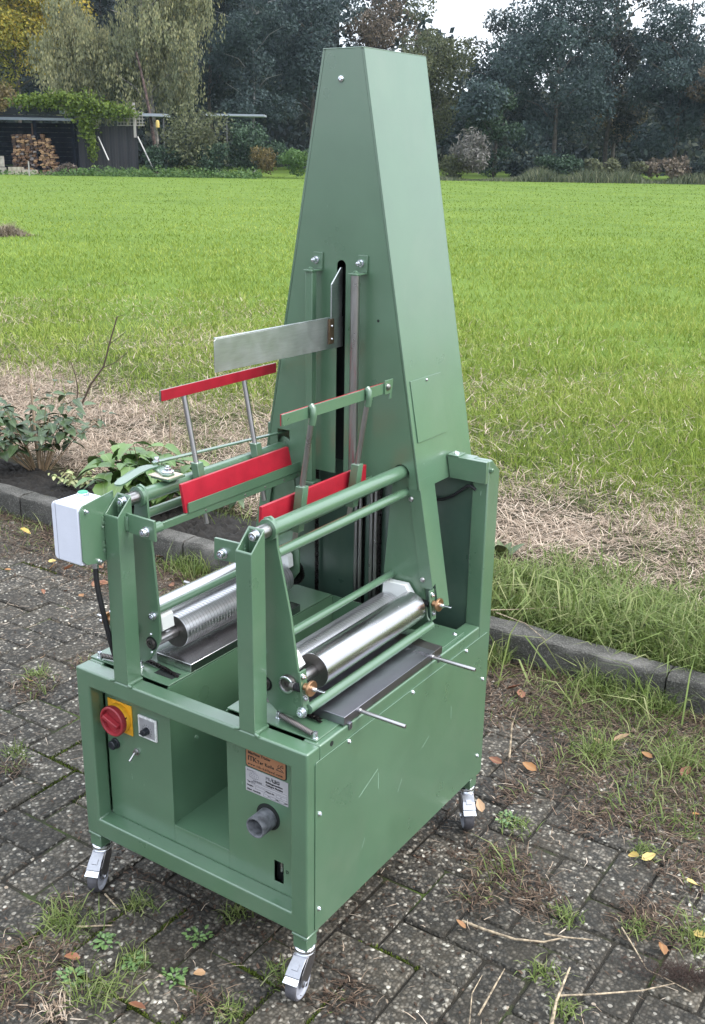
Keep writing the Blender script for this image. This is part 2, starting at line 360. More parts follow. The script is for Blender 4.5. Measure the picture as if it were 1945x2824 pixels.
for k in range(11):
    a = math.radians(225 - 27 * k); c, s = math.cos(a), math.sin(a)
    for r0 in (.0115,):
        p = Vector((.1735 + r0 * c, .0320, .441 + r0 * s)); d = Vector((c, 0, s)); nrm = Vector((-s, 0, c)) * .0005
        v = [bm.verts.new(q) for q in (p - nrm, p + nrm, p + nrm + d * .0035, p - nrm + d * .0035)]; bm.faces.new(v)
part(bm, 'scale_marks', ink, 0, parent=cp)
text('TIMER', (.168, .0319, .4605), (1, 0, 0), (0, 0, 1), .0045, cp, ink_grey) if False else None
bm = Bm(); lathe(bm, (.069, .0384, .372), (0, -1, 0), [(0, 0), (.0125, 0), (.0125, .003), (.0105, .004), (.0105, .0135), (.009, .015), (0, .015)], 22); part(bm, 'fuse_holder', black_pl, 0, parent=cp)
bm = Bm(); lathe(bm, (.1335, .0384, .3735), (0, -1, 0), [(0, 0), (.0085, 0), (.0085, .003), (0, .003)], 6); lathe(bm, (.1335, .0354, .3735), (0, -1, 0), [(0, 0), (.0055, 0), (.0055, .005), (0, .005)], 14)
cyl(bm, (.1335, .031, .3735), (.1325, .016, .360), .0018, 10, .0028); part(bm, 'toggle_switch', rod_steel, 0, parent=cp)
# labels
def rrect(x0, x1, z0, z1, r, n=5):
    return arc(x1 - r, z0 + r, r, -90, 0, n) + arc(x1 - r, z1 - r, r, 0, 90, n) + arc(x0 + r, z1 - r, r, 90, 180, n) + arc(x0 + r, z0 + r, r, 180, 270, n)
bm = Bm(); prism(bm, rrect(.4405, .5425, .4515, .4955, .007), 'y', .0374, .0385); stk = part(bm, 'trader_sticker', ink, 0, parent=op)
bm = Bm(); prism(bm, rrect(.4425, .5405, .4535, .4935, .0055), 'y', .0370, .0374); part(bm, 'sticker_face', label_cu, 0, parent=op)
text('Machine Trader', (.4475, .0368, .4825), (1, 0, 0), (0, 0, 1), .0088, op, ink, bold=.0001)
text('ITK', (.4465, .0368, .4675), (1, 0, 0), (0, 0, 1), .0150, op, ink, bold=.0002)
text('Ter Kuile', (.4700, .0368, .4675), (1, 0, 0), (0, 0, 1), .0098, op, ink, bold=.0002, spacing=1.12)
text('www.itk-holland.com', (.4465, .0368, .4573), (1, 0, 0), (0, 0, 1), .0070, op, ink, bold=.0001, spacing=1.42)
bm = Bm()
for pl in ([(.519, .471), (.523, .474), (.522, .479), (.525, .482)], [(.522, .474), (.527, .476), (.530, .473), (.534, .4715)], [(.527, .476), (.529, .481), (.533, .484)], [(.530, .479), (.535, .478), (.534, .483)], [(.517, .4695), (.537, .4690)]):
    tube(bm, [(a, .0370, z) for a, z in pl], .0007, 5)
part(bm, 'rider_emblem', ink, 0, parent=op)
bm = Bm(); box(bm, (.4395, .0377, .3945), (.5465, .0385, .4490)); part(bm, 'type_plate', label_al, .0003, parent=op)
text('SCHMEDT', (.4435, .0374, .4425), (1, 0, -.05), (0, 0, 1), .0048, op, ink_grey); text('HAMBURG', (.4585, .0374, .4215), (1, 0, .05), (0, 0, 1), .0048, op, ink_grey)
bm = Bm()
for rx in (.0115, .007, .002): tube(bm, [(.4605 + rx * math.cos(t) * 1.05, .0377, .4335 + .0075 * math.sin(t)) for t in np.linspace(0, 2 * PI, 20)], .0003, 4)
for dz in (-.004, 0, .004): tube(bm, [(.4605 - .0105, .0377, .4335 + dz), (.4605 + .0105, .0377, .4335 + dz)], .0003, 4)
part(bm, 'globe_emblem', ink_grey, 0, parent=op)
text('PRÄ', (.4905, .0374, .4365), (1, 0, 0), (0, 0, 1), .0105, op, ink_grey, bold=.0001); text('LEG', (.5075, .0374, .4365), (1, 0, 0), (0, 0, 1), .0105, op, ink, bold=.0003)
text('Einhängemaschine', (.4905, .0374, .4300), (1, 0, 0), (0, 0, 1), .0058, op, ink, bold=.00015)
text('Casing-in Machine', (.4905, .0374, .4235), (1, 0, 0), (0, 0, 1), .0058, op, ink, bold=.00015)
text('Typ:', (.4435, .0374, .4165), (1, 0, 0), (0, 0, 1), .0050, op, ink); text('PR 6', (.4545, .0374, .4165), (1, 0, 0), (0, 0, 1), .0050, op, ink_grey)
text('Baujahr:', (.4435, .0374, .4080), (1, 0, 0), (0, 0, 1), .0050, op, ink); text('Masch.-Nr.', (.4905, .0374, .4080), (1, 0, 0), (0, 0, 1), .0050, op, ink)
text('Elektr. Anschluß:', (.4435, .0374, .3985), (1, 0, 0), (0, 0, 1), .0050, op, ink); text('V', (.4975, .0374, .3985), (1, 0, 0), (0, 0, 1), .0050, op, ink)
text('Hz', (.5165, .0374, .3985), (1, 0, 0), (0, 0, 1), .0050, op, ink); text('kW', (.5375, .0374, .3985), (1, 0, 0), (0, 0, 1), .0050, op, ink)
bm = Bm()
for (a, c, z0, z1) in ((.4535, .5435, .4145, .4200), (.4645, .4885, .4060, .4118), (.5165, .5275, .4060, .4118), (.5290, .5435, .4060, .4118), (.4845, .4960, .3965, .4025), (.5025, .5150, .3965, .4025), (.5235, .5360, .3965, .4025)):
    for q in ((a, z0, c, z0 + .0003), (a, z1, c, z1 + .0003), (a, z0, a + .0003, z1), (c, z0, c + .0003, z1 + .0003)): box(bm, (q[0], .0373, q[1]), (q[2], .0377, q[3]))
part(bm, 'form_lines', ink_grey, 0, parent=op)
# outlet pipe
bm = Bm(); lathe(bm, (.4955, .0385, .3525), (0, -1, 0), [(.0, .0003), (.0295, .0003), (.0295, .0009), (0, .0009)], 36); part(bm, 'pipe_hole_shade', void_m, 0, parent=op)
bm = Bm(); lathe(bm, (.4955, .037, .3505), (0, -1, 0), [(.0225, 0), (.0225, .0405), (.0215, .0420), (.0195, .0420), (.0185, .0405), (.0185, .004), (0, .004)], 36); part(bm, 'outlet_pipe', pipe_m, 0, parent=op)
text('D', (.5385, .0380, .2365), (1, 0, 0), (0, 0, 1), .0105, op, ink)
bm = Bm(); box(bm, (.500, .060, .19), (.545, .09, .27)); part(bm, 'slot_inside_shade', void_m, 0)
bm = Bm(); box(bm, (.515, .050, .222), (.521, .058, .251)); part(bm, 'socket_contact', zinc, 0.001)

# --- open channel between the two halves
bm = Bm(); box(bm, (.2300, .0415, .2255), (.2320, .64, T)); cw = part(bm, 'channel_wall', green, 0)
bolt((.232, .122, .401), (1, 0, 0), .006, .006, cw, mat=green, kind='nut')
bm = Bm(); box(bm, (.3885, .0415, .2255), (.3905, .64, T)); part(bm, 'channel_wall', green, 0)
bm = Bm(); box(bm, (.2322, .0408, .2245), (.3883, .64, .2272)); part(bm, 'channel_floor', green, 0)
bm = Bm(); box(bm, (.2322, .638, .2274), (.3883, .640, T)); part(bm, 'channel_back', green, 0)

# --- side sheets
for x0, s in ((W + .0003, 1), (-.0023, -1)):
    bm = Bm(); prism(bm, rrect(.024, .7335, .142, .5285, .007), 'x', x0, x0 + .002)
    o = part(bm, 'side_panel', green, .0005)
    if s == 1:
        PANEL = o
        for y, z in ((.037, .411), (.036, .191), (.135, .5215), (.379, .5215), (.622, .5215), (.717, .408), (.712, .197)): bolt((x0 + .002, y, z), (1, 0, 0), .0048, .0038, o, name='screw', kind='dome')
scr_m = simple('paint_scratch', (.26, .38, .30), .5)
for y0_, z0_, y1_, z1_, w_ in ((.175, .372, .245, .402, .0010), (.247, .392, .249, .352, .0012), (.560, .405, .562, .372, .0010), (.33, .30, .345, .325, .0007), (.43, .36, .46, .375, .0006), (.19, .24, .20, .26, .0008)):
    bm = Bm(); xx = W + .0024; hexa(bm, [(xx - .0002, y0_, z0_), (xx - .0002, y1_, z1_), (xx - .0002, y1_ + w_, z1_ - w_), (xx - .0002, y0_ + w_, z0_ - w_), (xx, y0_, z0_), (xx, y1_, z1_), (xx, y1_ + w_, z1_ - w_), (xx, y0_ + w_, z0_ - w_)]); part(bm, 'scratch', scr_m, 0, parent=PANEL)
bm = Bm(); lathe(bm, (W + .0001, .079, .5435), (1, 0, 0), [(0, 0), (.0055, 0), (.0055, .0005), (0, .0005)], 18); part(bm, 'rail_hole_shade', void_m, 0)
# bottom tray closes the body
bm = Bm(); box(bm, (.041, .042, .150), (W - .041, Ld - .05, .153)); part(bm, 'base_plate', green, 0)
# --- back panel
bm = Bm(); box(bm, (.0405, .700, .155), (W - .0405, .702, .9118)); part(bm, 'back_panel', shaded_green, 0)

# --- top plates
def top_plate(x0, x1):
    bm = Bm(); box(bm, (x0, .0465, T + .0004), (x1, .6365, T + .0034)); return part(bm, 'top_plate', green, .0005)
tpl = top_plate(-.0025, .2295); tpr = top_plate(.3875, .607)
bolt((.5955, .612, T + .0034), (0, 0, 1), .0055, .003, tpr, name='screw', kind='dome')
bm = Bm(); box(bm, (.165, .070, T + .0036), (.217, .098, T + .0040)); part(bm, 'chain_slot_shade', void_m, 0, parent=tpl)
# --- springs lying on the top plates
def spring(p0, p1, r, turns, parent, name='spring', mat=dark_steel, wire=None):
    p0 = Vector(p0); p1 = Vector(p1); a, b, c = frame_of(p1 - p0); Ln = (p1 - p0).length; n = turns * 10
    pts = [p0 + c * (Ln * i / n) + (a * math.cos(2 * PI * i / 10) + b * math.sin(2 * PI * i / 10)) * r for i in range(n + 1)]
    bm = Bm(); tube(bm, pts, wire or r * .32, 5); cyl(bm, p0, p1, r * .72, 8); return part(bm, name, mat, 0, parent=parent, sharp=80)
for s in (0, 1):
    X = (lambda x: x) if s else (lambda x: W - x)
    pr = tpr if s else tpl
    sp_ = spring((X(.503), .071, .570), (X(.592), .0535, .568), .0045, 24, pr)
    bolt((X(.600), .0535, T + .0034), (0, 0, 1), .0048, .014, pr); bolt((X(.497), .073, T + .0034), (0, 0, 1), .0048, .014, pr)
# --- steel block (left) and tray (right)
bm = Bm(); box(bm, (.130, .1155, T + .0036), (.2300, .505, .5800)); sb = part(bm, 'steel_block', grey_steel, .0012)
sb.data.materials[0] = polished
bm = Bm(); box(bm, (.391, .1225, T + .0036), (.6195, .4760, .5790)); tr = part(bm, 'steel_tray', grey_steel, .0006)
bm = Bm(); box(bm, (.391, .4764, T + .0036), (.6193, .5090, .5782)); part(bm, 'tray_end_bar', dark_steel, .0005, parent=tr)
for y in (.135, .488):
    bm = Bm(); box(bm, (.6125, y, .546), (.6235, y + .010, T + .0034)); part(bm, 'tray_lug', grey_steel, .0005, parent=tr)
text('RF 1702', (.548, .440, .5793), (1, .05, 0), (-.05, 1, 0), .0205, tr, simple('etched_mark', (.07, .07, .08), .5), spacing=1.05)
for y in (.176, .464):
    bm = Bm(); lathe(bm, (.6195, y, .5695), (.998, -.02, .012), [(0, 0), (.0055, 0), (.0055, .003), (.0043, .004), (.0043, .106), (.0036, .1075), (0, .1075)], 16); part(bm, 'handle_rod', rod_steel, 0, parent=tr)
    bm = Bm(); lathe(bm, (W - .6195, y, .5695), (-.998, -.02, .012), [(0, 0), (.0043, 0), (.0043, .106), (0, .1075)], 16); part(bm, 'handle_rod', rod_steel, 0, parent=sb)
for px_, y in ((.455, .30), (.50, .40)): bolt((.5, .33, .5792), (0, 0, 1), .004, .003, tr, name='screw', kind='dome') if px_ == .455 else None
# --- chains
link_me = {}
def chain(pts, parent=None, pitch=.0095, wid=.006, name='chain', flat=False):
    pts = [Vector(p) for p in pts]; bm = Bm(); seg = 0
    for p, q in zip(pts, pts[1:]):
        d = (q - p); n = max(1, int(d.length / pitch)); a, b, c = frame_of(d)
        if flat: a, b = b, a
        for k in range(n):
            o = p + d * ((k + .5) / n); w = wid * (1.0 if k % 2 else .72)
            for sgn in (-1, 1):
                u = o + a * sgn * w / 2
                hexa(bm, [u - c * pitch * .62 - b * .0032 - a * .0006, u + c * pitch * .62 - b * .0032 - a * .0006, u + c * pitch * .62 + b * .0032 - a * .0006, u - c * pitch * .62 + b * .0032 - a * .0006,
                          u - c * pitch * .62 - b * .0032 + a * .0006, u + c * pitch * .62 - b * .0032 + a * .0006, u + c * pitch * .62 + b * .0032 + a * .0006, u - c * pitch * .62 + b * .0032 + a * .0006])
            cyl(bm, o - c * pitch * .5 - a * w * .7, o - c * pitch * .5 + a * w * .7, .0022, 8)
    return part(bm, name, chain_m, 0.0003, 1, parent=parent)
chain([(.105, .098, .567), (.19, .088, .566), (.222, .083, .560)], flat=True)
chain([(.50, .112, .567), (.578, .104, .567)], flat=True); chain([(.50, .522, .567), (.57, .522, .567)], flat=True)
bm = Bm(); box(bm, (.385, .1105, T + .0036), (.56, .1215, .5625)); part(bm, 'chain_guide', dark_steel, .0004)
chain([(.145, .690, .20), (.145, .690, .96)], pitch=.0127, wid=.009, flat=False)
chain([(.333, .692, .20), (.333, .692, 1.25)], pitch=.0127, wid=.009)

# --- roller frames (mirror images about the middle of the machine)
def roller_frame(side):
    X = (lambda x: x) if side == 'right' else (lambda x: W - x)
    hx = .477
    off = [(.013, .962), (.016, .945), (.017, .92), (.048, .784), (.065, .672), (.075, .612), (.086, .598), (.084, .586), (.070, .578), (.052, .574), (.018, .569), (-.006, .585), (-.038, .636), (-.039, .69), (-.029, .83), (-.021, .92), (-.020, .958), (-.013, .970), (0, .975), (.008, .971)]
    bm = Bm(); prism(bm, [(X(hx + a), z) for a, z in off], 'y', .0765, .0825)
    fp = part(bm, 'roller_frame', green, .001)
    bm = Bm(); prism(bm, [(X(hx + (a if a > -.02 else a - .006)), z) for a, z in off], 'y', .5555, .5615); part(bm, 'end_plate', green, .001, parent=fp)
    bm = Bm(); lathe(bm, (X(.477), .0765, .950), (0, -1, 0), [(0, 0), (.0215, 0), (.0215, .008), (.0, .008)], 28); part(bm, 'pivot_flange', green, .0008, parent=fp)
    bm = Bm(); cyl(bm, (X(.477), .0405, .950), (X(.477), .0684, .950), .0135); part(bm, 'pivot_sleeve', rough_rod, .0008, parent=fp)
    bm = Bm(); cyl(bm, (X(.477), .0826, .949), (X(.477), .572, .947), .0152, 32); part(bm, 'pivot_tube', green, 0, parent=fp)
    bm = Bm(); cyl(bm, (X(.488), .0826, .9025), (X(.488), .5554, .9015), .0100, 24); part(bm, 'cross_tube', green, 0, parent=fp)
    bm = Bm(); cyl(bm, (X(.4555), .0826, .697), (X(.4555), .5554, .697), .0083, 20); part(bm, 'cross_rod', green, 0, parent=fp)
    bm = Bm(); cyl(bm, (X(.562), .0826, .597), (X(.562), .5554, .597), .0103, 20); part(bm, 'cross_rod', green, 0, parent=fp)
    bolt((X(.4555), .0765, .690), (0, -1, 0), .0072, .0085, fp); bolt((X(.552), .0765, .590), (0, -1, 0), .0085, .0085, fp)
    # rollers
    for k, (x, z) in enumerate(((.526, .6415), (.4635, .625))):
        for ya, yb_ in ((.0826, .148), (.529, .5554)):
            bm = Bm(); cyl(bm, (X(x), ya, z), (X(x), yb_, z), .0115, 20); part(bm, 'roller_shaft', rod_steel, 0, parent=fp)
        bm = Bm(); lathe(bm, (X(x), .148, z), (0, 1, 0), [(.009, 0), (.0362, 0), (.0368, .0006), (.0368, .3794), (.0362, .38), (.009, .38)], 56)
        ro = part(bm, 'roller', [polished, knurled][k], 0, parent=fp)
        bm = Bm(); lathe(bm, (X(x), .1478, z), (0, -1, 0), [(.0116, 0), (.0358, 0), (.0358, .0002), (.0116, .0002)], 40); part(bm, 'roller_face', dark_steel, 0, parent=fp)
        if k:
            bm = Bm(); R_ = .0372
            for i in range(38):
                for tilt in (-.15, .15):
                    y = .156 + i * .0098; ring = []
                    ph = i * .9
                    for j in range(28):
                        an = 2 * PI * j / 28; yy = y + tilt * R_ * math.cos(an + ph * 0)
                        ring.append([bm.verts.new((X(x) + math.cos(an) * R_, yy + dy, z + math.sin(an) * R_)) for dy in (-.0006, .0006)])
                    for j in range(28):
                        p, q = ring[j], ring[(j + 1) % 28]; bm.faces.new((p[0], q[0], q[1], p[1]))
            part(bm, 'score_lines', groove_m, 0, parent=fp, sharp=60)
    # white guide blocks between the rollers
    for y0 in (.092, .5305):
        bm = Bm(); prism(bm, [(X(a), z) for a, z in ((.444, .652), (.447, .682), (.452, .687), (.505, .689), (.523, .664), (.508, .646), (.48, .640))], 'y', y0, y0 + .036 if y0 < .2 else y0 + .020)
        part(bm, 'guide_block', white_pl, .0015, parent=fp)
    # front bearing of the inner roller
    bm = Bm(); lathe(bm, (X(.4635), .0764, .625), (0, -1, 0), [(0, 0), (.0155, 0), (.0155, .0006), (0, .0006)], 26); part(bm, 'bearing_seat_shade', void_m, 0, parent=fp)
    bm = Bm(); lathe(bm, (X(.4635), .0757, .625), (0, -1, 0), [(0, 0), (.0115, 0), (.0115, .004), (.0085, .005), (.0080, .003), (.006, .003), (.006, .005), (.003, .005), (.003, .001), (0, .001)], 24); part(bm, 'bearing', dark_steel, 0, parent=fp)
    for dz in (.021, -.021): bolt((X(.4635), .0765, .625 + dz), (0, -1, 0), .003, .003, fp, name='screw', kind='dome')
    # adjusters of the outer roller, front and back
    for y, zc in ((.066, .644), (.549, .646)):
        if y < .2:
            bm = Bm(); lathe(bm, (X(.521), .0764, zc), (0, -1, 0), [(0, 0), (.0180, 0), (.0180, .010), (.0155, .0118), (.0135, .010), (.0125, .008), (.0115, .0095), (.0055, .0095), (.004, .005), (0, .005)], 30); part(bm, 'adjuster_eye', dark_steel, 0, parent=fp)
            bm = Bm(); lathe(bm, (X(.521), .0652, zc), (0, -1, 0), [(.0178, 0), (.0170, .0012), (.0138, .0012), (.0134, 0)], 30); part(bm, 'eye_ring', zinc, 0, parent=fp)
        cyl_bm = Bm(); cyl(cyl_bm, (X(.533), y, zc + .002), (X(.543), y, zc + .003), .0085, 16); part(cyl_bm, 'adjuster_neck', dark_steel, .001, parent=fp)
        s0 = .543 if y < .2 else .536; dx = 0 if y < .2 else .004
        spring((X(s0), y, zc + .003), (X(.560), y, zc + .004), .0072, 5, fp, 'adjuster_spring', black_rub, .0013)
        hb = Bm(); hexa(hb, [(X(a), yy, zz) for (a, yy, zz) in ((.5655 + dx, y - .010, .6150), (.5695 + dx, y - .010, .6150), (.5695 + dx, y + .010, .6150), (.5655 + dx, y + .010, .6150), (.5575 + dx, y - .010, .6860), (.5615 + dx, y - .010, .6860), (.5615 + dx, y + .010, .6860), (.5575 + dx, y + .010, .6860))])
        part(hb, 'adjuster_bracket', green, .0006, parent=fp)
        for zz, xx in ((.6755, .5625), (.6315, .5675)): bolt((X(xx + dx), y - .002, zz), (1 if side == 'right' else -1, -.35, 0), .0044, .006, fp)
        sg = 1 if side == 'right' else -1
        cyl_bm = Bm(); lathe(cyl_bm, (X(.566 + dx), y, .6545), (sg, 0, 0), [(0, 0), (.0072, 0), (.0072, .012), (.0150, .012), (.0158, .0135), (.0158, .0165), (.0150, .018), (.006, .018), (0, .018)], 26); part(cyl_bm, 'adjuster_nut', brass, 0, parent=fp)
        wb = Bm(); cyl(wb, (X(.584 + dx), y, .6545), (X(.593 + dx), y, .6550), .0050, 14, .0040); hexa(wb, [(X(a), yy, zz) for (a, yy, zz) in ((.589 + dx, y - .003, .653), (.612 + dx, y - .0025, .6545), (.612 + dx, y + .0025, .6545), (.589 + dx, y + .003, .653), (.589 + dx, y - .003, .657), (.612 + dx, y - .0025, .6570), (.612 + dx, y + .0025, .6570), (.589 + dx, y + .003, .657))])
        part(wb, 'wing_bolt', zinc, .0006, parent=fp)
    # folded cover sheet at the rear
    hb = Bm(); prism(hb, [(X(a), z) for a, z in ((.492, .935), (.536, .690), (.542, .684), (.5675, .687), (.5225, .935))], 'y', .5480, .5497); part(hb, 'rear_cover', green, .0004, parent=fp)
    fx = lambda z: .5225 + (.935 - z) * (.045 / .248)
    pol = [(.5498, .935), (.5498, .692), (.563, .697), (.563, .634), (.611, .630), (.611, .935)]
    hb = Bm(); A = [hb.verts.new((X(fx(z)), y, z)) for y, z in pol]; B = [hb.verts.new((X(fx(z) - .0016), y, z)) for y, z in pol]
    hb.faces.new(A); hb.faces.new(B[::-1])
    for i in range(len(pol)): hb.faces.new((A[i], A[(i + 1) % len(pol)], B[(i + 1) % len(pol)], B[i]))
    part(hb, 'rear_cover', green, 0, parent=fp)
    bolt((X(.5035), .5480, .889), (0, -1, 0), .0062, .004, fp, name='screw', mat=rod_steel, kind='dome'); bolt((X(.5405), .5480, .705), (0, -1, 0), .0062, .004, fp, name='screw', mat=rod_steel, kind='dome')
    return fp
RFR = roller_frame('right'); RFL = roller_frame('left')
# gear wheel of the left roller
bm = Bm(); n = 44; prof = []
for i in range(n * 4):
    r = .0335 if (i % 4) in (0, 1) else .0305; a = 2 * PI * i / (n * 4); prof.append((.1565 + r * math.cos(a), .625 + r * math.sin(a)))
prism(bm, prof, 'y', .570, .578); part(bm, 'gear_wheel', chain_m, 0, parent=RFL)

# --- tower hood
xc, wt, kk, H, yf, yb = .31, .0503, .1843, 1.8137, .5457, .7915
hz = .913
def xr(z): return xc + wt + kk * (H - z)
def xl(z): return xc - wt - kk * (H - z)
g = .006
pol = [(xl(H) + g, H - .0004), (xr(H) - g, H - .0004), (xr(hz) - g, hz), (.498, hz), (.498, .944)] + arc(.4775, .944, .0205, 0, 180, 10) + [(.457, hz), (.3225, hz), (.3225, 1.3830)] + arc(.3112, 1.3830, .0113, 0, 180, 10) + [(.2999, hz), (.170, hz), (.168, .994), (.133, .994), (.133, hz), (xl(hz) + g, hz)]
bm = Bm(); prism(bm, pol, 'y', yf, yf + .0018); tf = part(bm, 'hood_front', green, .0004)
bm = Bm()
for s in (1, -1):
    f = (lambda z: xr(z)) if s > 0 else (lambda z: xl(z)); th = .002 * s
    hexa(bm, [(f(hz), yf - .0006, hz), (f(hz), yb, hz), (f(hz) - th, yb, hz), (f(hz) - th, yf - .0006, hz), (f(H), yf - .0006, H), (f(H), yb, H), (f(H) - th, yb, H), (f(H) - th, yf - .0006, H)])
    gw = (g - .0007) * s
    hexa(bm, [(f(hz) - th, yf - .0006, hz), (f(hz) - th, yf + .001, hz), (f(hz) - gw, yf + .001, hz), (f(hz) - gw, yf - .0006, hz), (f(H - .002) - th, yf - .0006, H - .002), (f(H - .002) - th, yf + .001, H - .002), (f(H - .002) - gw, yf + .001, H - .002), (f(H - .002) - gw, yf - .0006, H - .002)])
box(bm, (xl(H), yf - .0006, H), (xr(H), yb, H + .0018)); hexa(bm, [(xl(hz), yb, hz), (xr(hz), yb, hz), (xr(hz), yb + .002, hz), (xl(hz), yb + .002, hz), (xl(H), yb, H), (xr(H), yb, H), (xr(H), yb + .002, H), (xl(H), yb + .002, H)])
bmesh.ops.remove_doubles(bm, verts=bm.verts, dist=1e-5)
th_ = part(bm, 'tower_hood', green, .0010, 2)
bolt((.3055, yf, 1.7565), (0, -1, 0), .0070, .0052, tf, name='dome_screw', kind='dome')
bm = Bm(); lathe(bm, (.4085, yf, 1.2730), (0, -1, 0), [(0, 0), (.0032, 0), (.0032, .0003), (0, .0003)], 14); part(bm, 'screw_hole_shade', void_m, 0, parent=tf)
# inspection plate on the sloping side
def sidept(y, z, d=0.0): return (xr(z) + d, y, z)
bm = Bm(); hexa(bm, [sidept(.560, 1.0155, .0004), sidept(.688, 1.0155, .0004), sidept(.688, 1.0155, .0028), sidept(.560, 1.0155, .0028), sidept(.560, 1.1485, .0004), sidept(.693, 1.1485, .0004), sidept(.693, 1.1485, .0020), sidept(.560, 1.1485, .0020)])
ip = part(bm, 'inspection_plate', green, .0004, parent=th_); bolt(sidept(.627, 1.142, .0022), (1, 0, .18), .0036, .003, th_, name='screw', kind='dome', mat=rod_steel)
# dark sheet behind the tower slot, painting in the shade of its inside
bm = Bm(); box(bm, (.262, .60, .93), (.352, .604, 1.70)); part(bm, 'slot_dark_sheet', void_m, 0)
for x in (.2655, .3105):
    for dx in (0, .0125):
        bm = Bm(); cyl(bm, (x + dx, .690, .158), (x + dx, .690, 1.2), .0052, 14); part(bm, 'guide_rail', rod_steel, 0)
    bm = Bm(); box(bm, (x - .009, .6965, .158), (x + .021, .6995, .93)); part(bm, 'rail_backing', chain_m, 0)
# guide strips in front of the tower
bm = Bm(); box(bm, (.2425, .5080, .896), (.2605, .5240, 1.3685)); gs = part(bm, 'guide_bar', green, .0008)
bm = Bm(); box(bm, (.2330, .5000, .890), (.2700, .5320, .8955)); part(bm, 'bar_foot', green, .0008, parent=gs)
bm = Bm(); cyl(bm, (.3685, .5150, .90), (.3685, .5150, 1.3685), .0100, 22); part(bm, 'guide_rod', rough_rod, 0)
for x in (.2515, .3685):
    bm = Bm(); box(bm, (x - .012, .5030, 1.3690), (x + .012, .5440, 1.3728)); box(bm, (x - .012, .5412, 1.3729), (x + .012, .5450, 1.4080)); b_ = part(bm, 'rod_bracket', green, .0006)
    bolt((x - .004, .5412, 1.3915), (0, -1, 0), .0062, .0170, b_, name='nut', kind='nut'); bolt((x, .5150, 1.3728), (0, 0, 1), .0055, .0060, b_, mat=green, name='nut', kind='nut')
# swing blade
bm = Bm(); box(bm, (.3095, .5080, 1.272), (.3125, .5490, 1.346)); hexa(bm, [(.3095, .508, 1.346), (.3095, .549, 1.346), (.3125, .549, 1.346), (.3125, .508, 1.346), (.3095, .543, 1.379), (.3095, .549, 1.379), (.3125, .549, 1.379), (.3125, .543, 1.379)])
bmesh.ops.remove_doubles(bm, verts=bm.verts, dist=1e-5)
bl = part(bm, 'blade_holder', sheet_al, .0005)
bm = Bm(); prism(bm, [(.125, 1.2150), (.553, 1.2070), (.553, 1.2735), (.129, 1.2780), (.125, 1.2750)], 'x', .3100, .3118); hexa(bm, [(.3060, .129, 1.2790), (.3118, .129, 1.2782), (.3118, .505, 1.2745), (.3060, .505, 1.2753), (.3060, .129, 1.2805), (.3118, .129, 1.2800), (.3118, .505, 1.2760), (.3060, .505, 1.2765)])
part(bm, 'swing_blade', sheet_al, .0004, parent=bl)
bm = Bm(); box(bm, (.3120, .4960, 1.2190), (.3150, .5150, 1.2730)); part(bm, 'blade_hinge', brown_hinge, .0005, parent=bl)
for z in (1.230, 1.258): bolt((.3150, .5055, z), (1, 0, 0), .0030, .003, bl, name='screw', kind='dome')

# --- beams from the tower to the rear posts
for s in (1, -1):
    X = (lambda x: x) if s > 0 else (lambda x: W - x)
    bm = Bm(); hexa(bm, [(X(.5285), .677, .912), (X(W), .677, .912), (X(W), .6906, .912), (X(.5285), .6906, .912), (X(.5195), .677, .963), (X(W), .677, .963), (X(W), .6906, .963), (X(.5195), .6906, .963)])
    hexa(bm, [(X(.5285), .6906, .912), (X(.5797), .6906, .912), (X(.5797), .716, .912), (X(.5285), .716, .912), (X(.5195), .6906, .963), (X(.5797), .6906, .963), (X(.5797), .716, .963), (X(.5195), .716, .963)])
    bmo = part(bm, 'cross_beam', green, .0010)
    bm = Bm(); box(bm, (min(X(.520), X(.548)), .676, .9632), (max(X(.520), X(.548)), .712, .9665)); part(bm, 'beam_tab', green, .0006, parent=bmo)
    bolt((X(.534), .694, .9665), (0, 0, 1), .0075, .0045, bmo, name='dome_screw', kind='dome')
    bolt((X(W), .700, .9400), (s, 0, 0), .0058, .0080, bmo, mat=green, name='nut', kind='nut')
bm = Bm(); tube(bm, [(.470, .688, .846), (.485, .6885, .8475), (.51, .6885, .853), (.535, .6885, .867), (.556, .6885, .885), (.570, .6885, .897), (.581, .689, .897), (.590, .690, .890)], .0038, 9); part(bm, 'black_cable', black_rub, 0, sharp=60)
# white tag with a yellow mark by the rear left post
bm = Bm(); box(bm, (-.004, .640, .655), (.012, .686, .735)); tg = part(bm, 'white_socket', white_pl, .003)
bm = Bm(); prism(bm, [(.648, .672), (.664, .672), (.656, .690)], 'x', .0122, .0132); part(bm, 'warning_mark', yellow_pl, 0, parent=tg)

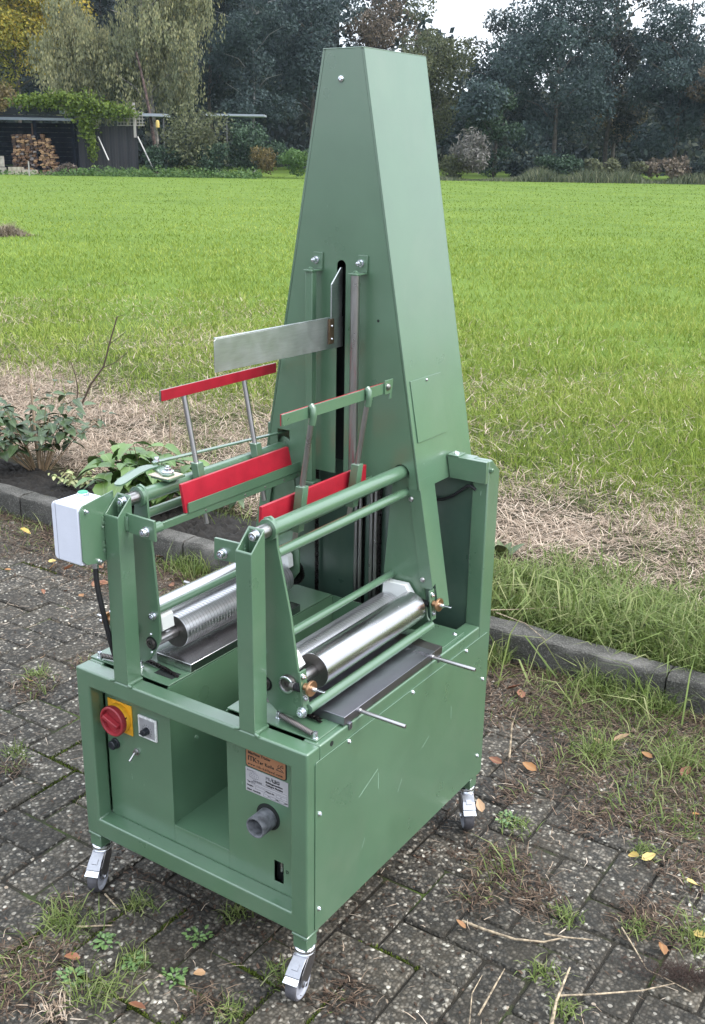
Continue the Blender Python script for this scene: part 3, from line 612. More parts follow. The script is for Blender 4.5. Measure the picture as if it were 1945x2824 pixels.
# --- swinging book boards
def boards(side):
    X = (lambda x: x) if side == 'left' else (lambda x: W - x)
    dy = 0 if side == 'left' else -.015
    bm = Bm(); prism(bm, [(X(a), z) for a, z in ((.1585, .931), (.2330, .929), (.2340, .886), (.1585, .892))], 'y', .0230, .0290); br = part(bm, 'board_bracket', green, .0008)
    bm = Bm(); tube(bm, [(X(.1595), .0225, .925), (X(.1590), .0215, .91), (X(.1598), .0225, .896)], .0042, 8); part(bm, 'weld_seam', green, 0, parent=br)
    bolt((X(.2105), .0230, .9030), (0, -1, 0), .0080, .0120, br)
    bm = Bm(); cyl(bm, (X(.2105), .0292, .9030), (X(.2105), .062, .9030), .0110, 20); part(bm, 'bar_boss', green, 0, parent=br)
    bm = Bm(); hexa(bm, [(X(a), y, z) for a, y, z in ((.2035, .056, .8920), (.2100, .056, .8920), (.2100, .560, .8920), (.2035, .560, .8920), (.2035, .056, .9080), (.2100, .056, .9080), (.2100, .560, .9060), (.2035, .560, .9060))]); sb_ = part(bm, 'swing_bar', green, .0008)
    for y in (.20, .33, .40, .47, .52): bolt((X(.2101), y, .8990), ((1 if side == 'left' else -1), 0, 0), .0030, .0012, sb_, name='screw', mat=dark_steel, kind='dome')
    bm = Bm(); hexa(bm, [(X(a), y, z) for a, y, z in ((.2035, .145, .9082), (.2135, .145, .9082), (.2135, .532, .9082), (.2035, .532, .9082), (.2110, .145, .9300), (.2128, .145, .9300), (.2128, .532, .9300), (.2110, .532, .9300))]); part(bm, 'holding_strip', green, .0004, parent=sb_)
    bm = Bm(); hexa(bm, [(X(a), y + dy, z) for a, y, z in ((.2025, .140, .9085), (.2095, .140, .9085), (.2085, .508, .9085), (.2015, .508, .9085), (.1960, .136, .9700), (.2030, .136, .9700), (.2010, .498, .9700), (.1940, .498, .9700))]); part(bm, 'red_board', red_lac, .0006, parent=sb_)
    d = Vector((.0480, 0, -.285)); 
    for k, y in enumerate((.226, .422)):
        yy = y + (0 if side == 'left' else -.002)
        lean = (lambda z: .1650 + (.990 - z) * .19) if side == 'left' else (lambda z: .1765 + (.990 - z) * .13)
        z0 = .905 if side == 'left' else .893
        bm = Bm(); hexa(bm, [(X(lean(z) + a), yy + b, z) for z in (z0, .990) for a, b in ((-.0095, -.0095), (.0095, -.0095), (.0095, .0095), (-.0095, .0095))]); part(bm, 'rod_socket', green, .0008, parent=sb_)
        bm = Bm(); cyl(bm, (X(.1340 if side == 'left' else .1520), yy, 1.140), (X(.1890 if side == 'left' else .1975), yy, .858), .0056, 14); part(bm, 'board_rod', rod_steel if side == 'left' else rough_rod, .0006, parent=sb_)
        if side == 'right':
            bm = Bm(); tube(bm, [(X(.1535), yy, 1.118), (X(.1500), yy, 1.135), (X(.1520), yy, 1.150), (X(.1570), yy, 1.1555)], .0072, 10); part(bm, 'weld_hook', green, 0, parent=sb_, sharp=60)
    y0, y1 = (.152, .530) if side == 'left' else (.136, .508)
    zl = 1.131; zh = 1.1535
    sx = .0195 if side == 'left' else 0
    bm = Bm(); box(bm, (min(X(.1570), X(.1602)) - sx, y0, zl), (max(X(.1570), X(.1602)) - sx, y1, zh)); 
    part(bm, 'backing_strip', green, .0005, parent=sb_)
    bm = Bm(); a, b = X(.1604) - sx, X(.1634) - sx; box(bm, (min(a, b), y0 + .001, zl + .0003), (max(a, b), y1 - .001, zh)); part(bm, 'red_strip', red_lac, .0004, parent=sb_)
    if side == 'right':
        bm = Bm(); prism(bm, [(.487, 1.1600), (.519, 1.1600), (.512, 1.118), (.505, 1.118), (.507, 1.130), (.487, 1.130)], 'x', X(.1568), X(.1530)); part(bm, 'strip_clamp', green, .0005, parent=sb_)
        bolt((X(.1528), .498, 1.145), (1, 0, 0), .0062, .0060, sb_, name='nut', kind='nut', mat=rod_steel)
    return br
boards('left'); boards('right')

# --- locking lever on the left pivot tube
bm = Bm(); box(bm, (.118, .136, .9690), (.170, .184, .9740)); lp = part(bm, 'lever_base', green, .0008)
bm = Bm(); box(bm, (.113, .133, .9742), (.168, .180, .9765)); part(bm, 'lever_pad', simple('cream_pad', (.5, .46, .36), .5), .0004, parent=lp)
bm = Bm(); prism(bm, [(.162, .142), (.163, .160), (.100, .190), (.086, .182), (.092, .166), (.150, .138)], 'z', .9767, .9812); part(bm, 'lever_arm', green, .0008, parent=lp)
bm = Bm(); lathe(bm, (.147, .157, .9812), (0, 0, 1), [(0, 0), (.0130, 0), (.0130, .003), (.010, .0035), (0, .0035)], 24); lathe(bm, (.147, .157, .9847), (0, 0, 1), [(0, 0), (.0072, 0), (.0072, .006), (.0045, .0062), (.0045, .0105), (0, .0105)], 6); part(bm, 'pivot_nut', zinc, .0004, parent=lp)
ptsu = [(.097, .176), (.084, .160), (.085, .140), (.097, .095), (.112, .050), (.121, .032)]; ptsl = [(.141, .041), (.137, .058), (.124, .100), (.112, .140), (.108, .168)]
bm = Bm(); prism(bm, ptsu + arc(.131, .036, .0105, 200, 330, 5) + ptsl, 'z', .9815, .9850); 
for v in bm.verts: v.co.z += .004 * math.sin(max(0, min(1, (v.co.y - .03) / .14)) * PI)
part(bm, 'lever_handle', green, .001, parent=lp)
bm = Bm(); hexa(bm, [(.083, .176, .9855), (.094, .170, .9855), (.143, .572, .9800), (.132, .572, .9800), (.083, .176, .9895), (.094, .170, .9895), (.143, .572, .9840), (.132, .572, .9840)]); part(bm, 'link_bar', green, .0008, parent=lp)
bolt((.0905, .184, .9893), (0, 0, 1), .0052, .009, lp)

# --- castors
worn_zinc = steel('worn_zinc', (0.34, 0.345, 0.37), 0.42, (50, 50, 50)); fork_zinc = steel('dull_zinc', (0.33, 0.32, 0.33), 0.42, (50, 50, 50))
def castor(cx, cy, d):
    d = Vector((d[0], d[1], 0)).normalized(); s = Vector((-d.y, d.x, 0)); up = Vector((0, 0, 1)); O = Vector((cx, cy, 0))
    P = lambda a, b, z: O + d * a + s * b + up * z
    bm = Bm(); lathe(bm, (cx, cy, 0), (0, 0, 1), [(0, .1037), (.0175, .1037), (.0205, .1015), (.0215, .098), (.0205, .0945), (.0215, .0925), (.0205, .088), (.017, .086), (0, .086)], 28)
    c = part(bm, 'castor', zinc, 0)
    bm = Bm()
    for b in (-.0165, .0148):  # fork sides
        bm = Bm(); pol_ = [(-.016, .088), (.016, .090), (.044, .066), (.046, .042), (.040, .033), (.027, .029), (.010, .040), (-.014, .068)]
        A = [bm.verts.new(P(a, b, z)) for a, z in pol_]; B = [bm.verts.new(P(a, b + .0017, z)) for a, z in pol_]
        bm.faces.new(A); bm.faces.new(B[::-1])
        for i in range(len(pol_)): bm.faces.new((A[i], A[(i + 1) % 8], B[(i + 1) % 8], B[i]))
        part(bm, 'fork', fork_zinc, .0005, parent=c)
    bm = Bm(); lathe(bm, P(.031, -.0125, .0367), s, [(0, .006), (.011, .006), (.0115, .004), (.024, .004), (.0275, .001), (.031, 0), (.0345, .001), (.0362, .005), (.0366, .0125), (.0362, .020), (.0345, .024), (.031, .025), (.0275, .024), (.024, .021), (.0115, .021), (.011, .019), (0, .019)], 44)
    me = bm; o = part(bm, 'wheel', [tyre_rub, hub_pl], 0, parent=c)
    cw_ = P(.031, 0, .0367)
    for pl_ in o.data.polygons:
        ctr = pl_.center; rr = ((ctr - cw_) - s * (ctr - cw_).dot(s)).length
        pl_.material_index = 1 if rr < .0292 else 0
    for b in (-.0195, .0170):
        bm = Bm(); lathe(bm, P(.031, b, .0367), s, [(0, 0), (.0055, 0), (.0055, .0028), (0, .0028)], 6); part(bm, 'axle_nut', zinc, .0003, parent=c)
    # pressed cover plate and brake pedal
    bm = Bm(); q = [(.008, .0915, .0145), (.022, .0895, .0145), (.041, .0805, .0150), (.0560, .0675, .0160)]
    for (a0, z0, w0), (a1, z1, w1) in zip(q, q[1:]):
        hexa(bm, [P(a0, -w0, z0 - .0016), P(a0, w0, z0 - .0016), P(a1, w1, z1 - .0016), P(a1, -w1, z1 - .0016), P(a0, -w0, z0), P(a0, w0, z0), P(a1, w1, z1), P(a1, -w1, z1)])
    bmesh.ops.remove_doubles(bm, verts=bm.verts, dist=1e-5)
    part(bm, 'castor_cover', worn_zinc, .0005, parent=c)
    bm = Bm(); hexa(bm, [P(.0545, -.0155, .0625), P(.0545, .0155, .0625), P(.0680, .0160, .0570), P(.0680, -.0160, .0570), P(.0555, -.0155, .0655), P(.0555, .0155, .0655), P(.0680, .0160, .0590), P(.0680, -.0160, .0590)])
    part(bm, 'brake_pedal', zinc, .0006, parent=c); bm = Bm()
    hexa(bm, [P(.031, -.006, .0805), P(.031, .006, .0805), P(.036, .006, .0775), P(.036, -.006, .0775), P(.031, -.006, .0850), P(.031, .006, .0850), P(.037, .006, .0805), P(.037, -.006, .0805)])
    part(bm, 'pedal_tab', zinc, .0004, parent=c)
    bm = Bm(); hexa(bm, [P(.036, -.0065, .0820), P(.036, .0065, .0820), P(.046, .0065, .0748), P(.046, -.0065, .0748), P(.0370, -.0065, .0852), P(.0370, .0065, .0852), P(.0470, .0065, .0778), P(.0470, -.0065, .0778)])
    part(bm, 'pedal_window', worn_zinc, 0, parent=c)
castor(.020, .020, (.40, -.92)); castor(W - .020, .020, (.16, -.99)); castor(W - .022, Ld - .036, (.62, -.78)); castor(.020, Ld - .036, (.3, -.95))

# ================================================================== GROUND
def leafy(name, cols, rough=0.6, transl=0.25, attr='rnd'):
    m = bpy.data.materials.new(name); m.use_nodes = True; n = m.node_tree; n.nodes.clear()
    at = N(n, 'ShaderNodeAttribute'); at.attribute_name = attr
    k = len(cols); r = crp(n, at.outputs['Fac'], [((i + .0) / max(1, k - 1), c) for i, c in enumerate(cols)])
    p = N(n, 'ShaderNodeBsdfPrincipled'); p.inputs['Roughness'].default_value = rough; p.inputs['Specular IOR Level'].default_value = 0.25
    t = N(n, 'ShaderNodeBsdfTranslucent'); mx = N(n, 'ShaderNodeMixShader'); mx.inputs[0].default_value = transl; o = N(n, 'ShaderNodeOutputMaterial')
    n.links.new(r.outputs[0], p.inputs['Base Color']); n.links.new(r.outputs[0], t.inputs['Color'])
    n.links.new(p.outputs[0], mx.inputs[1]); n.links.new(t.outputs[0], mx.inputs[2]); n.links.new(mx.outputs[0], o.inputs[0])
    return m
def mesh_np(name, V, F, mat, rnd=None, parent=None, smooth=False):
    """V (n,3), F (m,3) or (m,4)"""
    me = bpy.data.meshes.new(name); k = F.shape[1]
    me.vertices.add(len(V)); me.vertices.foreach_set('co', V.astype(np.float32).ravel())
    me.loops.add(F.size); me.loops.foreach_set('vertex_index', F.astype(np.int32).ravel())
    me.polygons.add(len(F)); me.polygons.foreach_set('loop_start', np.arange(0, F.size, k, dtype=np.int32)); me.polygons.foreach_set('loop_total', np.full(len(F), k, dtype=np.int32))
    if smooth: me.polygons.foreach_set('use_smooth', np.ones(len(F), dtype=bool))
    if rnd is not None:
        a = me.attributes.new('rnd', 'FLOAT', 'POINT'); a.data.foreach_set('value', rnd.astype(np.float32))
    me.update(); me.materials.append(mat)
    return link(bpy.data.objects.new(name, me), parent)
def blades(name, P, h, w, lean, rnd, mat, parent=None, curl=0.35):
    n = len(P); h = np.broadcast_to(h, n); w = np.broadcast_to(w, n); lean = np.broadcast_to(lean, n)
    yaw = RNG.uniform(0, 2 * PI, n); la = RNG.uniform(0, 2 * PI, n)
    sx = np.stack([np.cos(yaw), np.sin(yaw), np.zeros(n)], 1) * (w / 2)[:, None]
    ld = np.stack([np.cos(la), np.sin(la), np.zeros(n)], 1)
    up = np.array([0, 0, 1.0])
    mid = P + (up * (h * .55)[:, None]) * np.cos(lean)[:, None] + ld * (h * .55 * np.sin(lean))[:, None]
    l2 = np.minimum(lean + curl * (0.5 + RNG.random(n)), 1.9)
    tip = mid + up * (h * .5 * np.cos(l2))[:, None] + ld * (h * .5 * np.sin(l2))[:, None]
    tip[:, 2] = np.maximum(tip[:, 2], P[:, 2] + .002)
    V = np.stack([P - sx, P + sx, mid - sx * .8, mid + sx * .8, tip], 1).reshape(-1, 3)
    b = (np.arange(n) * 5)[:, None]
    F = np.concatenate([b + [0, 1, 3], b + [0, 3, 2], b + [2, 3, 4]], 0)
    return mesh_np(name, V, F, mat, np.repeat(rnd, 5), parent)
def vnoise(x, y, s=1.0, seed=0):
    return (np.sin(x * s * 1.7 + seed) * np.cos(y * s * 1.3 - seed * 2) + np.sin((x + y) * s * .9 + 1.3 + seed) * .7 + np.sin(x * s * 3.1 - y * s * 2.3 + seed) * .5) / 2.2

# --- soil under everything, one sheet to the horizon
def ground_mat():
    m, n, b = nodes_for('field_soil'); g = N(n, 'ShaderNodeNewGeometry'); P = g.outputs['Position']
    n1 = noise(n, .35, 5, vec=P); n2 = noise(n, 14, 5, vec=P); n3 = noise(n, 120, 3, vec=P)
    far = crp(n, n1.outputs['Fac'], [(.3, (.085, .14, .022)), (.7, (.12, .18, .030))])
    near = crp(n, n2.outputs['Fac'], [(.3, (.022, .018, .012)), (.55, (.045, .040, .022)), (.75, (.04, .06, .018))])
    sp = N(n, 'ShaderNodeSeparateXYZ'); n.links.new(P, sp.inputs[0])
    mr_ = N(n, 'ShaderNodeMapRange'); mr_.inputs['From Min'].default_value = 3.0; mr_.inputs['From Max'].default_value = 6.5; n.links.new(sp.outputs['Y'], mr_.inputs['Value'])
    mx = N(n, 'ShaderNodeMixRGB'); n.links.new(mr_.outputs[0], mx.inputs[0]); n.links.new(near.outputs[0], mx.inputs[1]); n.links.new(far.outputs[0], mx.inputs[2])
    n.links.new(mx.outputs[0], b.inputs['Base Color']); b.inputs['Roughness'].default_value = .95; b.inputs['Specular IOR Level'].default_value = .15
    bump(n, b, n3.outputs['Fac'], .7, .01); return m
soil = ground_mat()
xs = np.concatenate([np.linspace(-270, -12, 12), np.linspace(-10, 10, 70), np.linspace(12, 270, 12)]); ys = np.concatenate([np.linspace(1.69, 9, 60), np.linspace(10, 270, 16)])
GX, GY = np.meshgrid(xs, ys, indexing='ij')
def field_z(x, y): return .058 + .012 * vnoise(x, y, 2.3, 1) * np.clip((9 - y) / 6, 0, 1) + .008 * vnoise(x, y, 7, 3) * np.clip((6 - y) / 4, 0, 1) * np.clip((y - 1.75) * 8, 0, 1)
V = np.stack([GX, GY, field_z(GX, GY)], -1).reshape(-1, 3); nx, ny = GX.shape
I = np.arange(nx * ny).reshape(nx, ny); F = np.stack([I[:-1, :-1], I[1:, :-1], I[1:, 1:], I[:-1, 1:]], -1).reshape(-1, 4)
fld = mesh_np('field', V, F, soil, smooth=True); tag(fld, kind='structure')
bm = Bm(); box(bm, (-270, -270, -.9), (270, 1.688, -.062)); gd = finish(bm, 'ground', simple('subsoil', (.04, .035, .028), .9)); tag(gd, kind='structure')
bm = Bm(); box(bm, (-270, 1.69, -.9), (270, 270, -.062)); gd2 = finish(bm, 'ground', soil); tag(gd2, kind='structure')

# --- washed concrete pavers in herringbone bond
def paver_mat():
    m, n, b = nodes_for('washed_concrete'); g = N(n, 'ShaderNodeNewGeometry'); P = g.outputs['Position']
    oi = N(n, 'ShaderNodeObjectInfo')
    wob = noise(n, 60, 2, vec=P); ad = N(n, 'ShaderNodeVectorMath', operation='MULTIPLY_ADD'); n.links.new(wob.outputs['Color'], ad.inputs[0]); ad.inputs[1].default_value = (.008,) * 3; n.links.new(P, ad.inputs[2])
    v = N(n, 'ShaderNodeTexVoronoi'); v.inputs['Scale'].default_value = 118; v.inputs['Randomness'].default_value = 1; n.links.new(ad.outputs[0], v.inputs['Vector'])
    v2 = N(n, 'ShaderNodeTexVoronoi'); v2.inputs['Scale'].default_value = 66; n.links.new(ad.outputs[0], v2.inputs['Vector'])
    sp = N(n, 'ShaderNodeSeparateColor'); n.links.new(v.outputs['Color'], sp.inputs[0])
    pb_ = crp(n, sp.outputs[0], [(.0, (.034, .034, .032)), (.40, (.060, .056, .050)), (.62, (.10, .094, .084)), (.80, (.15, .138, .122)), (.92, (.24, .23, .21)), (.975, (.42, .41, .38))])
    pb_.color_ramp.interpolation = 'CONSTANT'
    edge = crp(n, v.outputs['Distance'], [(.30, (1, 1, 1)), (.56, (.40, .39, .37))])
    mu = N(n, 'ShaderNodeMixRGB', blend_type='MULTIPLY'); mu.inputs[0].default_value = 1; n.links.new(pb_.outputs[0], mu.inputs[1]); n.links.new(edge.outputs[0], mu.inputs[2])
    # bigger white pebbles
    sp2 = N(n, 'ShaderNodeSeparateColor'); n.links.new(v2.outputs['Color'], sp2.inputs[0])
    pk = crp(n, sp2.outputs[1], [(.93, (0, 0, 0)), (.935, (1, 1, 1))]); sm = crp(n, v2.outputs['Distance'], [(.30, (1, 1, 1)), (.33, (0, 0, 0))])
    mm = N(n, 'ShaderNodeMath', operation='MULTIPLY'); n.links.new(pk.outputs[0], mm.inputs[0]); n.links.new(sm.outputs[0], mm.inputs[1])
    pc = crp(n, sp2.outputs[2], [(0, (.22, .21, .19)), (.6, (.42, .41, .38)), (1, (.30, .24, .19))])
    m1 = N(n, 'ShaderNodeMixRGB'); n.links.new(mm.outputs[0], m1.inputs[0]); n.links.new(mu.outputs[0], m1.inputs[1]); n.links.new(pc.outputs[0], m1.inputs[2])
    # dirt and algae
    d = noise(n, 4.5, 8, .68, vec=P); dm = crp(n, d.outputs['Fac'], [(.38, (0, 0, 0)), (.68, (1, 1, 1))]); mdm = N(n, 'ShaderNodeMath', operation='MULTIPLY'); mdm.inputs[1].default_value = .62; n.links.new(dm.outputs[0], mdm.inputs[0])
    m2 = N(n, 'ShaderNodeMixRGB'); n.links.new(mdm.outputs[0], m2.inputs[0]); n.links.new(m1.outputs[0], m2.inputs[1]); m2.inputs[2].default_value = (.030, .025, .017, 1)
    hv = N(n, 'ShaderNodeMapRange'); hv.inputs['To Min'].default_value = .82; hv.inputs['To Max'].default_value = 1.75; n.links.new(oi.outputs['Random'], hv.inputs['Value'])
    m3 = N(n, 'ShaderNodeVectorMath', operation='SCALE'); n.links.new(m2.outputs[0], m3.inputs[0]); n.links.new(hv.outputs[0], m3.inputs['Scale'])
    wm = N(n, 'ShaderNodeMixRGB', blend_type='MULTIPLY'); wm.inputs[0].default_value = 1; wm.inputs[2].default_value = (1.04, 1.0, .93, 1); n.links.new(m3.outputs[0], wm.inputs[1]); n.links.new(wm.outputs[0], b.inputs['Base Color']); b.inputs['Roughness'].default_value = .8; b.inputs['Specular IOR Level'].default_value = .4
    inv = N(n, 'ShaderNodeMath', operation='MULTIPLY'); inv.inputs[1].default_value = -1; n.links.new(v.outputs['Distance'], inv.inputs[0]); bump(n, b, inv.outputs[0], .8, .0035)
    return m
pav_m = paver_mat()
def joint_mat():
    m, n, b = nodes_for('joint_sand'); g = N(n, 'ShaderNodeNewGeometry'); P = g.outputs['Position']
    a = noise(n, 3.5, 4, vec=P); c = noise(n, 260, 3, vec=P)
    r = crp(n, a.outputs['Fac'], [(.35, (.014, .011, .008)), (.54, (.022, .018, .011)), (.62, (.035, .05, .010)), (.75, (.07, .11, .012))])
    n.links.new(r.outputs[0], b.inputs['Base Color']); b.inputs['Roughness'].default_value = .95; bump(n, b, c.outputs['Fac'], .8, .006); return m
bm = Bm(); box(bm, (-4.5, -1.6, -.06), (3.4, 1.5945, -.0075)); pave = finish(bm, 'pavement', joint_mat()); tag(pave, kind='structure')
A = .1045
def paver_mesh():
    bm = Bm(); g_ = .0045; l, w, r = A * 2 - g_, A - g_, .006
    def rr(l, w, z, r): 
        return [bm.verts.new((x, y, z)) for x, y in ((-l / 2 + r, -w / 2), (l / 2 - r, -w / 2), (l / 2, -w / 2 + r), (l / 2, w / 2 - r), (l / 2 - r, w / 2), (-l / 2 + r, w / 2), (-l / 2, w / 2 - r), (-l / 2, -w / 2 + r))]
    a, b2, c = rr(l, w, -.05, r), rr(l, w, -.006, r), rr(l - .009, w - .009, 0, r)
    for p, q in ((a, b2), (b2, c)):
        for i in range(8): bm.faces.new((p[i], p[(i + 1) % 8], q[(i + 1) % 8], q[i]))
    bm.faces.new(c)
    me = bpy.data.meshes.new('paver'); bmesh.ops.recalc_face_normals(bm, faces=bm.faces); bm.to_mesh(me); bm.free(); me.materials.append(pav_m); return me
pm = paver_mesh(); spots = []
OX, OY = .0315, -.0105
for i in range(-45, 34):
    for j in range(-16, 17):
        k = (i - j) % 4
        if k == 0: spots.append((OX + (i + 1) * A, OY + (j + .5) * A, 0))
        elif k == 3: spots.append((OX + (i + .5) * A, OY + (j + 1) * A, 1))
spots = [s_ for s_ in spots if s_[1] < 1.545 and s_[1] > -1.5]
CRI = CR.transposed()
def project(p):
    q = CRI @ (Vector(p) - CAM); return (CX + F_PX * q.x / -q.z, CY - F_PX * q.y / -q.z) if q.z < -.05 else (-9999, -9999)
def shown(s_):
    u, v = project((s_[0], s_[1], 0)); hid = -.02 < s_[0] < .5 and .08 < s_[1] < .66
    return -130 < u < 2075 and v < 2950 and not hid
inv_ = [s_ for s_ in spots if shown(s_)]; inv_.sort(key=lambda s_: (s_[0] - CAM.x) ** 2 + (s_[1] - CAM.y) ** 2); vis = inv_[:300]; visset = set(vis)
pr_ = random.Random(3)
def pav_pose(s_): return (s_[0] + pr_.uniform(-.0007, .0007), s_[1] + pr_.uniform(-.0007, .0007), pr_.uniform(-.005, .002)), (pr_.uniform(-.016, .016), pr_.uniform(-.016, .016), s_[2] * PI / 2 + pr_.uniform(-.01, .01) + (PI if pr_.random() < .5 else 0))
for s_ in vis:
    o = bpy.data.objects.new('paver', pm); o.location, o.rotation_euler = pav_pose(s_); link(o, pave)
bmr = Bm()
for s_ in spots:
    if s_ in visset: continue
    lo, ro = pav_pose(s_); n0 = len(bmr.verts); bmr.from_mesh(pm); bmr.verts.ensure_lookup_table()
    mt = Matrix.Translation(lo) @ Matrix.Rotation(ro[2], 4, 'Z')
    for v in bmr.verts[n0:]: v.co = mt @ v.co
o = finish(bmr, 'far_pavers', pav_m, pave); tag(o, kind='stuff')

# --- kerb stones
def kerb_mat():
    m, n, b = nodes_for('kerb_concrete'); g = N(n, 'ShaderNodeNewGeometry'); P = g.outputs['Position']
    a = noise(n, 6, 6, .65, vec=P); c = noise(n, 170, 4, .7, vec=P); sp = N(n, 'ShaderNodeSeparateXYZ'); n.links.new(g.outputs['Normal'], sp.inputs[0])
    r = crp(n, a.outputs['Fac'], [(.30, (.022, .022, .017)), (.5, (.066, .063, .055)), (.68, (.17, .16, .145))])
    pk = crp(n, c.outputs['Fac'], [(.50, (0, 0, 0)), (.72, (.75, .75, .75))]); mm = N(n, 'ShaderNodeMixRGB'); n.links.new(pk.outputs[0], mm.inputs[0]); n.links.new(r.outputs[0], mm.inputs[1]); mm.inputs[2].default_value = (.25, .24, .215, 1)
    n.links.new(mm.outputs[0], b.inputs['Base Color']); b.inputs['Roughness'].default_value = .85; bump(n, b, c.outputs['Fac'], .9, .010); return m
kerb_m = kerb_mat()
kb = thing('kerb', (0, 1.64, 0), None, None); kb['kind'] = 'structure'
def kerb_stone(x0, x1):
    bm = Bm(); y0, y1, z1 = 1.597, 1.690, .105; n_ = 22; rows = []
    prof = [(y0, -.06), (y0, z1 - .018), (y0 + .004, z1 - .007), (y0 + .012, z1 - .001), (y0 + .03, z1), (y1 - .02, z1), (y1 - .006, z1 - .004), (y1, z1 - .015), (y1, -.06)]
    for i in range(n_ + 1):
        x = x0 + (x1 - x0) * i / n_
        rows.append([bm.verts.new((x, y + random.uniform(-.0025, .0025), z + (random.uniform(-.003, .003) if z > 0 else 0))) for y, z in prof])
    for p, q in zip(rows, rows[1:]):
        for i in range(len(prof) - 1): bm.faces.new((p[i], q[i], q[i + 1], p[i + 1]))
    bm.faces.new(rows[0]); bm.faces.new(rows[-1][::-1])
    o = finish(bm, 'kerb_stone', kerb_m, kb, off=-Vector((0, 1.64, 0))); return o
x = .822
while x > -5.5: kerb_stone(x - .994, x - .003); x -= 1.0
x = .822
while x < 3.4: kerb_stone(x + .003, x + .994); x += 1.0

# --- grass field
grass_m = leafy('grass_blades', [(.07, .105, .020), (.160, .235, .034), (.255, .32, .058), (.38, .38, .12)], .55, .3)
lush_m = leafy('lush_grass', [(.035, .055, .016), (.095, .140, .035), (.175, .235, .065), (.31, .32, .15)], .5, .3)
straw_m = leafy('dry_straw', [(.045, .030, .020), (.20, .145, .10), (.44, .34, .255), (.60, .50, .40)], .7, .15)
def polar(n, r0, r1, half, power=1.0):
    t = RNG.random(n); r = 1 / (1 / r1 + t * (1 / r0 - 1 / r1)); a = RNG.uniform(-half, half, n)
    base = math.atan2(FWD.y, FWD.x); return CAM.x + r * np.cos(base + a), CAM.y + r * np.sin(base + a), r
x_, y_, r_ = polar(400000, 4.6, 74, math.radians(40))
edge = 3.5 + .1 * (x_ < -1) + .35 * vnoise(x_, y_ * 0, 1.1, 2) + .25 * RNG.standard_normal(len(x_)) + np.clip(-x_ - 1.5, 0, 3) * .08
k = (y_ > edge); x_, y_, r_ = x_[k], y_[k], r_[k]
nz = vnoise(x_, y_, .55, 4); tuft = vnoise(x_, y_, 2.4, 9)
dens = .40 + .60 * np.clip(.5 + tuft, 0, 1); k = RNG.random(len(x_)) < np.where(r_ < 14, dens, 1); x_, y_, r_, nz, tuft = x_[k], y_[k], r_[k], nz[k], tuft[k]
hh = (.055 + .05 * RNG.random(len(x_)) + .02 * tuft) * np.clip(1.05 - r_ / 60, .62, 1.0); ww = np.maximum(.0030, r_ * .00085)
fx_ = x_ * RGT.x + y_ * RGT.y; fy_ = x_ * FWD.x + y_ * FWD.y
rn = np.clip(.50 - .15 * np.clip((r_ - 20) / 30, 0, 1) + .13 * nz + .13 * vnoise(fx_ * .16, fy_ * .8, 1.3, 6) + .07 * vnoise(fx_ * .5, fy_ * 2.3, 1.1, 16) + .20 * np.clip(9 / r_, .18, 1) * RNG.standard_normal(len(x_)) + .10 * np.clip((12 - r_) / 8, -1, 1) * vnoise(x_, y_, 1.1, 5), 0, 1)
P = np.stack([x_, y_, field_z(x_, y_)], 1)
o = blades('field_grass', P, hh, ww, RNG.uniform(.1, 1.15, len(x_)), rn, grass_m); tag(o, 'bright green grass covering the field behind the machine', 'grass', kind='stuff')
# --- cut straw lying along the edge of the field
def scatter(n, x0, x1, y0, y1): return RNG.uniform(x0, x1, n), RNG.uniform(y0, y1, n)
def straws(name, n, x0, x1, y0, y1, wfun, mat, zf, hl=(.04, .16), wd=.0028, tilt=.25, rmul=1.0, bright=.55):
    x_, y_ = scatter(n, x0, x1, y0, y1); k = RNG.random(n) < wfun(x_, y_); x_, y_ = x_[k], y_[k]; n = len(x_)
    ln = RNG.uniform(hl[0], hl[1], n); a = RNG.uniform(0, 2 * PI, n); el = np.abs(RNG.normal(0, tilt, n)); z = zf(x_, y_) + .002 + RNG.random(n) ** 2 * .022 * rmul
    d = np.stack([np.cos(a) * np.cos(el), np.sin(a) * np.cos(el), np.sin(el)], 1); s_ = np.stack([-np.sin(a), np.cos(a), np.zeros(n)], 1) * (wd / 2 * RNG.uniform(.5, 1.5, n))[:, None]
    p0 = np.stack([x_, y_, z], 1); p1 = p0 + d * (ln * .5)[:, None]; bend = np.stack([RNG.normal(0, .12, n), RNG.normal(0, .12, n), RNG.normal(-.03, .06, n)], 1) * ln[:, None]
    p2 = p0 + d * ln[:, None] + bend; lift = np.array([0, 0, .0012])
    V = np.stack([p0 - s_, p0 + s_, p1 - s_ + lift, p1 + s_ + lift, p2], 1).reshape(-1, 3); b = (np.arange(n) * 5)[:, None]
    F = np.concatenate([b + [0, 1, 3], b + [0, 3, 2], b + [2, 3, 4]], 0)
    return mesh_np(name, V, F, mat, np.repeat(np.clip(RNG.normal(bright, .25, n), 0, 1), 5))
def w_straw(x, y):
    lo = np.where(x > -.9, 2.16, 2.05) + .12 * vnoise(x, x * 0, 2.0, 1); hi = 3.5 + .35 * vnoise(x, x * 0, 1.3, 7) + np.clip(-x - 1.5, 0, 3) * .1
    return np.clip((y - lo) * 5, 0, 1) * np.clip((hi + .4 - y - .35 * (x > -.9)) * 1.3, 0, 1) * np.clip(.62 + .5 * vnoise(x, y, 3.1, 2), .05, 1)
o = straws('cut_straw', 200000, -6.5, 2.2, 2.1, 4.2, w_straw, straw_m, field_z, (.025, .13), .0025, .22, 1.3, .60); tag(o, 'pale cut straw lying in a band between kerb and field', 'straw', kind='stuff')
